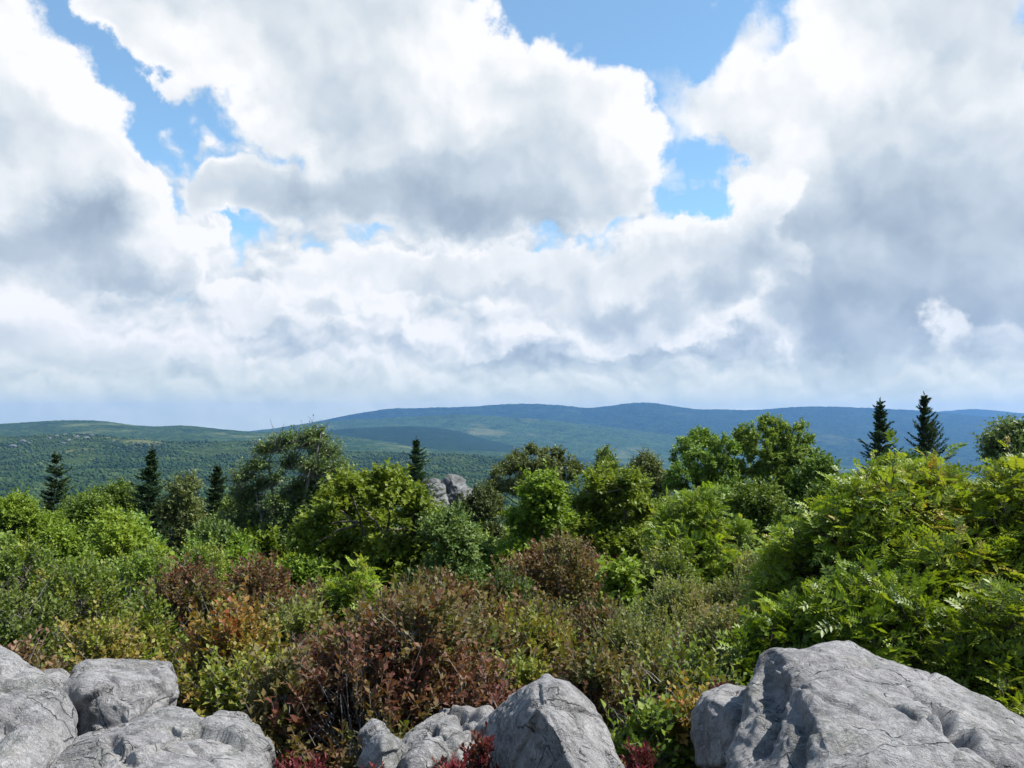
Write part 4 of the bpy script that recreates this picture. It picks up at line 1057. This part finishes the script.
# ------------------------------------------------------------------ heath
HE = [  # species, leaves, px, top, width px, distance, tint, label
 ('heath', 'heath_green', 78, 560, 130, 9.5, .45, 'large rounded green heath bush at the left above the pale rocks'),
 ('heath', 'heath_olive', 20, 588, 110, 8.8, .35, 'dull olive heath bush at the left edge'),
 ('heath', 'heath_green', 20, 540, 100, 12, .5, 'green heath bush at the left edge below the bright leafy shrub'),
 ('heath', 'heath_green', 140, 545, 110, 12, .6, 'green heath bush right of the large rounded one'),
 ('heath', 'heath_green', 200, 538, 90, 13, .5, 'green heath bush above the reddish heath at the left'),
 ('heath', 'heath_green', 96, 618, 120, 6.9, .85, 'low yellow-green bush just above the flat-topped pale boulder'),
 ('heath', 'heath_brown', 18, 632, 80, 6.3, .5, 'brownish dry heath by the left edge above the pale boulder'),
 ('heath', 'heath_green', 140, 598, 80, 8.2, .55, 'small green heath bush left of the red-tinted one'),
 ('heath', 'heath_red', 195, 562, 120, 9.2, .58, 'red-tinted heath bush at the left, above the orange-tinted one'),
 ('heath', 'heath_red', 262, 558, 110, 10, .60, 'red-tinted heath bush under the wind-bent birch'),
 ('heath', 'heath_orange', 232, 606, 130, 6.6, .55, 'orange and yellow tinted bush right of the flat-topped pale boulder'),
 ('heath', 'heath_olive', 300, 600, 80, 7.6, .55, 'olive heath bush between the orange-tinted bush and the big dark one'),
 ('heath', 'heath_red', 388, 590, 236, 5.7, .58, 'biggest brown-red heath bush in the foreground, with a dark shaded underside'),
 ('heath', 'heath_red', 470, 600, 120, 6.8, .35, 'green and red heath bush at the right side of the biggest brown-red one'),
 ('heath', 'heath_brown', 286, 652, 80, 5.3, .35, 'twiggy brown bush right of the left-hand rocks'),
 ('heath', 'heath_olive', 505, 664, 80, 6.2, .45, 'olive bush behind the left shoulder of the upright boulder'),
 ('heath', 'heath_red', 560, 537, 150, 11, .56, 'reddish brown heath mound in the middle, below the bright maples'),
 ('heath', 'heath_red', 430, 575, 100, 9.5, .5, 'red-flecked heath below the big bright maple'),
 ('heath', 'heath_olive', 500, 568, 90, 9.8, .3, 'dark olive heath with bare grey twigs in the middle'),
 ('heath', 'heath_orange', 530, 610, 110, 7.4, .4, 'yellow and orange tinted heath behind the upright middle boulder'),
 ('heath', 'heath_red', 600, 600, 100, 8.0, .4, 'mixed green and red heath right of the orange-tinted heath'),
 ('heathfine', 'heath_olive', 670, 578, 110, 8.8, .65, 'olive green heath mound right of the small bright sapling'),
 ('heathfine', 'heath_olive', 735, 570, 100, 9.6, .6, 'olive heath mound below the light rowan'),
 ('heathfine', 'heath_olive', 720, 606, 110, 7.6, .75, 'brownish green heath mound left of the rowan bush over the small boulder'),
 ('heathfine', 'heath_olive', 640, 618, 110, 7.0, .55, 'olive heath mound behind the upright boulder on its right'),
 ('heath', 'heath_red', 585, 650, 90, 5.9, .45, 'red-tinted heath just right behind the upright boulder'),
 ('heath', 'heath_red', 660, 660, 100, 5.6, .5, 'red and yellow tinted heath between the upright boulder and the small boulder'),
 ('heath', 'heath_orange', 520, 655, 80, 6.0, .4, 'yellowish heath right behind the top of the upright boulder'),
 ('heath', 'heath_green', 690, 640, 90, 6.2, .5, 'green heath above the small boulder at the right'),
 ('heath', 'heath_brown', 596, 548, 80, 12.5, .3, 'brown heath below the tall bright maple right of the centre'),
 ('heath', 'heath_green', 660, 545, 100, 12, .5, 'green heath below the light rowan, on its left'),
 ('heathfine', 'heath_olive', 775, 545, 110, 11, .5, 'olive heath left of the lower rowan'),
 ('heath', 'heath_orange', 690, 690, 70, 5.1, .45, 'small orange and red tinted bush beside the small right-hand boulder'),
 ('heath', 'heath_green', 640, 700, 80, 5.0, .4, 'low green and red bush right beside the upright boulder'),
 ('heath', 'heath_orange', 248, 655, 100, 5.7, .3, 'low yellow-green bush over the dark shaded rock at the left'),
 ('heath', 'heath_brown', 52, 668, 44, 5.9, .9, 'tuft of brown heath between two left-hand boulders'),
]
for k, (sp, mat, px, top, wpx, d, ti, label) in enumerate(HE):
    put('heath_shrub', 'heath shrub', sp, mat, px, top, wpx * 1.15, d, label, tint0=ti, seed=300 + k, n=7, patch=.40, jit=.07, dens=1.0 if wpx / F * d < 1.3 else .85)

AZ = [(300, 748, 80, 4.25, .55, 'crimson leaved low plant at the bottom edge, right of the left-hand rocks'),
      (480, 722, 50, 4.2, .35, 'dark crimson tuft growing on the low pale slab'),
      (452, 748, 60, 4.05, .7, 'reddish brown tuft in front of the low pale slab'),
      (640, 738, 56, 4.35, .5, 'bright crimson tuft right at the foot of the upright boulder'),
      (718, 676, 60, 5.3, .75, 'red tipped tuft behind the small right-hand boulder'),
      (375, 752, 40, 4.1, .8, 'pale red tuft in front of the leaning wedge of rock')]
for k, (px, top, wpx, d, ti, label) in enumerate(AZ):
    p = at(px, top, d); h = .20; w = wpx / F * d * .72; p[2] -= .08
    plant('azalea', label, 'azalea', (p[0], p[1], p[2] - h), w, h, 'azalea', 'crimson', 400 + k, tint0=ti, n=4, dens=1.2)

# ------------------------------------------------------------------ filler bushes: copies
def fill(name, cat, sp, mat, w, h, seed, zone, count, d0, d1, top_fn, label, group, tint0=.45, protos=2):
    rng = np.random.default_rng(seed)
    srcs = []
    for i in range(count):
        px = rng.uniform(*zone); d = rng.uniform(d0, d1)
        x = (px - 512) / F * d; z = float(gz(x, d))
        row = top_fn(d) + 9 + rng.normal(0, 5)
        hh = EYE[2] - (row - 424) / F * d - z
        s = max(.6, min(1.5, hh / h))
        loc = (x, d, z + min(0, hh - h * s))
        if len(srcs) < protos:
            o = plant(name, label, cat, loc, w, h, sp, mat, seed + 50 + i, tint0=tint0, n=6, patch=.3, jit=.15, group=group)
            o.scale = (s, s, s); srcs.append(o)
        else:
            copy_thing(srcs[i % protos], loc, rng.uniform(0, 6.28), s, label, group)
rows = lambda d: float(np.interp(d, [4, 5, 6.5, 8, 10, 12, 15, 18, 22, 28, 40], [740, 706, 652, 606, 582, 560, 540, 524, 508, 494, 484]))
fill('heath_shrub', 'heath shrub', 'heath', 'heath_green', 1.3, 1.3, 500, (-30, 230), 16, 9, 16, rows, 'one of the green heath bushes in the thicket on the left', 'green heath bushes on the left')
fill('heath_shrub', 'heath shrub', 'heath', 'heath_red', 1.0, 1.1, 520, (240, 600), 18, 7.6, 12, rows, 'one of the red-flecked heath bushes in the middle thicket', 'red-flecked heath bushes of the middle thicket')
fill('heath_shrub', 'heath shrub', 'heathfine', 'heath_olive', 1.1, 1.1, 540, (560, 830), 20, 6, 14, rows, 'one of the olive heath bushes in the thicket right of centre', 'olive heath bushes right of centre')
fill('shrub', 'shrub', 'far', 'dull', 2.2, 2.6, 560, (-60, 1090), 36, 17, 36, lambda d: rows(d) + 2, 'one of the dull green shrubs crowded between the taller trees', 'dull green shrubs between the trees')
fill('shrub', 'shrub', 'smallbroad', 'maple', 1.8, 2.0, 580, (-20, 500), 14, 13, 19, rows, 'one of the leafy green bushes below the spruces on the left', 'leafy green bushes below the left spruces')

# ------------------------------------------------------------------ air
def haze():
    bm = bmesh.new(); bmesh.ops.create_cube(bm, size=1.0)
    for v in bm.verts:
        v.co = ((v.co.x) * 40000, (v.co.y + .5) * 16400 - 3000, (v.co.z + .5) * 1240 - 910)
    me = bpy.data.meshes.new('haze'); bm.to_mesh(me); bm.free()
    m, q, out = new_mat('haze_air')
    v = q.node('ShaderNodeVolumePrincipled')
    v.inputs['Color'].default_value = (.20, .46, 1.0, 1); v.inputs['Density'].default_value = 5.8e-5; v.inputs['Anisotropy'].default_value = 0.2
    m.node_tree.links.new(v.outputs[0], out.inputs['Volume'])
    me.materials.append(m)
    o = bpy.data.objects.new('haze', me); COL.objects.link(o); tag(o, kind='stuff')
haze()
